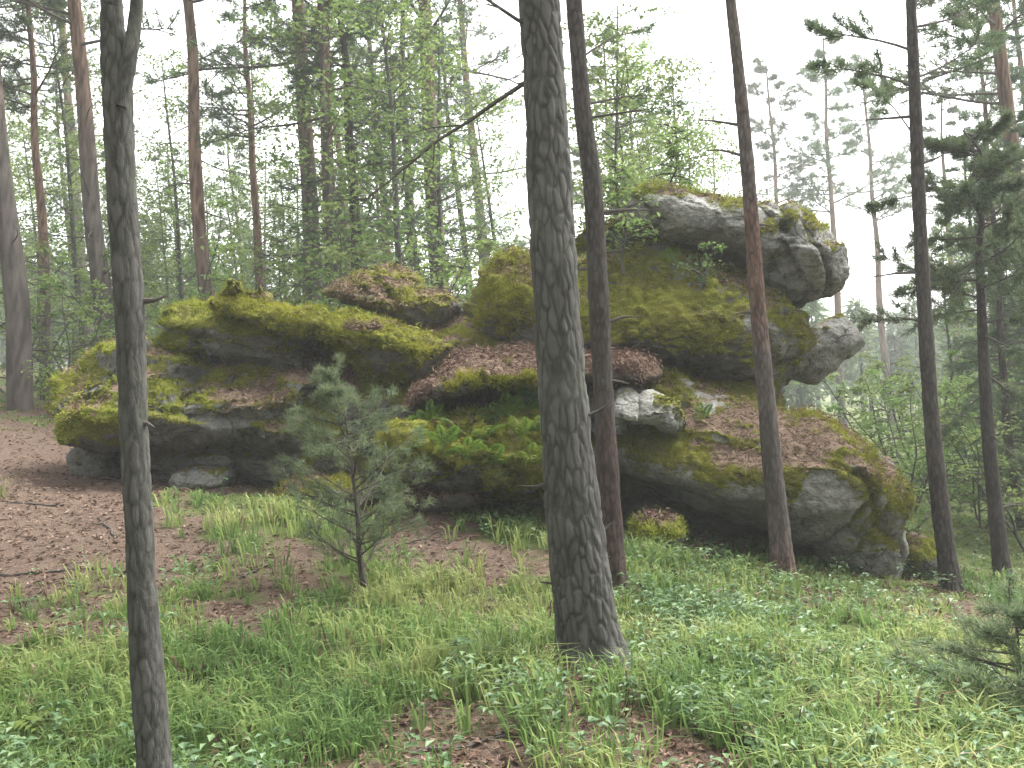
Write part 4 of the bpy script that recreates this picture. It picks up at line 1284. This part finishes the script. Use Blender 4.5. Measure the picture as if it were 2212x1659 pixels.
def herbs(n):
    x, y = scatter(n, 1.7, 13)
    p = np.stack([x, y, x * 0], 1)
    keep = r.random(n) < cover(x, y) ** 1.5 * sstep(0.36, 0.62, fbm(p * 0.9, 3, 95) + 0.10 * sstep(5.5, 3.0, y))
    x, y = x[keep], y[keep]
    n = len(x)
    z = ground_z(x, y)
    h = r.uniform(0.06, 0.22, n)
    per = 7
    X, Y, Z, H = [np.repeat(a, per) for a in (x, y, z, h)]
    m = len(X)
    lev = r.uniform(0.35, 1.0, m)
    az = r.uniform(0, 2 * PI, m)
    base = np.stack([X + np.cos(az) * 0.012, Y + np.sin(az) * 0.012, Z + H * lev], 1)
    d = np.stack([np.cos(az), np.sin(az), r.uniform(-0.1, 0.5, m)], 1)
    nr = unit(np.array([0, 0, 1.0]) - d * 0.3 + r.normal(size=(m, 3)) * 0.2)
    L = r.uniform(0.03, 0.065, m)
    bf = Buf()
    leaves(bf, base, d, nr, L, L * r.uniform(0.4, 0.65, m), r, np.clip(np.repeat(r.uniform(0.1, 0.9, n), per) + r.normal(size=m) * 0.12, 0, 1))
    b0 = np.stack([x, y, z - 0.01], 1)
    spikes(bf, b0, np.repeat([[0, 0, 1.0]], n, 0) + r.normal(size=(n, 3)) * 0.05, h * 1.02, 0.006, r, 0.3)
    return bf
link('ground_herbs', herbs(16000).mesh('ground_herbs'), M['herb'], None, 'stuff', 'low bluish-green leafy herbs growing among the grass', 'herbs')

def ground_litter(n):
    x, y = scatter(n, 1.7, 15)
    keep = r.random(n) < (1.15 - cover(x, y))
    x, y = x[keep], y[keep]
    for tx, ty, tr, q in [(f2[0], f2[1], 0.30, 900), (f3[0], f3[1], 0.2, 500), (f4[0], f4[1], 0.2, 500), (f5[0], f5[1], 0.2, 500), (f1[0], f1[1], 0.2, 300)]:
        a_ = r.uniform(0, 2 * PI, q)
        d_ = tr * (0.4 + np.abs(r.normal(size=q)) * 0.6)
        x, y = np.concatenate([x, tx + d_ * np.cos(a_)]), np.concatenate([y, ty + d_ * np.sin(a_)])
    n = len(x)
    sh = r.permutation(n)
    x, y = x[sh], y[sh]
    base = np.stack([x, y, ground_z(x, y) + r.uniform(0.002, 0.02, n)], 1)
    az = r.uniform(0, 2 * PI, n)
    d = np.stack([np.cos(az), np.sin(az), r.normal(size=n) * 0.22], 1)
    bf = Buf()
    k = n // 2
    leaves(bf, base[:k], d[:k], unit(np.array([0, 0, 1.0]) + r.normal(size=(k, 3)) * 0.35), r.uniform(0.025, 0.06, k), r.uniform(0.012, 0.035, k), r, r.uniform(0, 1, k))
    spikes(bf, base[k:], d[k:], r.uniform(0.04, 0.13, n - k), r.uniform(0.003, 0.007, n - k), r, r.uniform(0, 1, n - k))
    return bf
link('leaf_litter', ground_litter(120000).mesh('leaf_litter'), M['litter'], None, 'stuff', 'brown fallen needles and dry leaves on the forest floor', 'leaf litter')

# fallen sticks
for k, (px, py, ln, az) in enumerate([(120, 1240, 0.8, 0.4), (230, 1140, 0.5, 2.2), (900, 1170, 0.6, 0.9), (1010, 1620, 0.5, 0.3), (1580, 1610, 0.4, 2.7), (560, 1230, 0.45, 1.3), (60, 1090, 0.7, 2.8), (1120, 1560, 0.35, 1.0)]):
    g_ = G(px, py)
    rr = np.random.default_rng(700 + k)
    t = np.linspace(-0.5, 0.5, 7)
    X = g_[0] + np.cos(az) * t * ln + rr.normal(size=7) * 0.012
    Y = g_[1] + np.sin(az) * t * ln + rr.normal(size=7) * 0.012
    Z = ground_z(X, Y) + 0.008
    b = Buf()
    pth = np.stack([X, Y, Z], 1)
    tube(b, pth - np.array(g_), np.linspace(0.011, 0.004, 7), 6)
    a0 = pth[3] - np.array(g_)
    tube(b, np.array([a0, a0 + np.array([math.cos(az + 0.8), math.sin(az + 0.8), 0.1]) * ln * 0.25]), [0.006, 0.002], 5)
    o = link('fallen_stick', b.mesh('fallen_stick'), M['twig'], None, None, 'thin dry stick lying on the forest floor', 'stick', 'fallen sticks')
    o.location = g_

# ------------------------------------------------------------------ haze: damp air between the trees
hb = Buf()
zmin = float(zs.min()) - 1.0
x0, x1, y0, y1, z0, z1 = -152, 152, -27, 172, zmin, 30.0
hb.add([[x0, y0, z0], [x1, y0, z0], [x1, y1, z0], [x0, y1, z0], [x0, y0, z1], [x1, y0, z1], [x1, y1, z1], [x0, y1, z1]],
       [[0, 3, 2, 1], [4, 5, 6, 7], [0, 1, 5, 4], [1, 2, 6, 5], [2, 3, 7, 6], [3, 0, 4, 7]])
hm, hnt, hout = nodes_for('damp_air')
pv = hnt.nodes.new('ShaderNodeVolumePrincipled')
pv.inputs['Color'].default_value = (0.95, 0.96, 0.97, 1)
pv.inputs['Density'].default_value = 0.0020
pv.inputs['Anisotropy'].default_value = 0.2
hnt.links.new(pv.outputs[0], hout.inputs['Volume'])
link('haze', hb.mesh('haze'), hm, None, 'stuff')
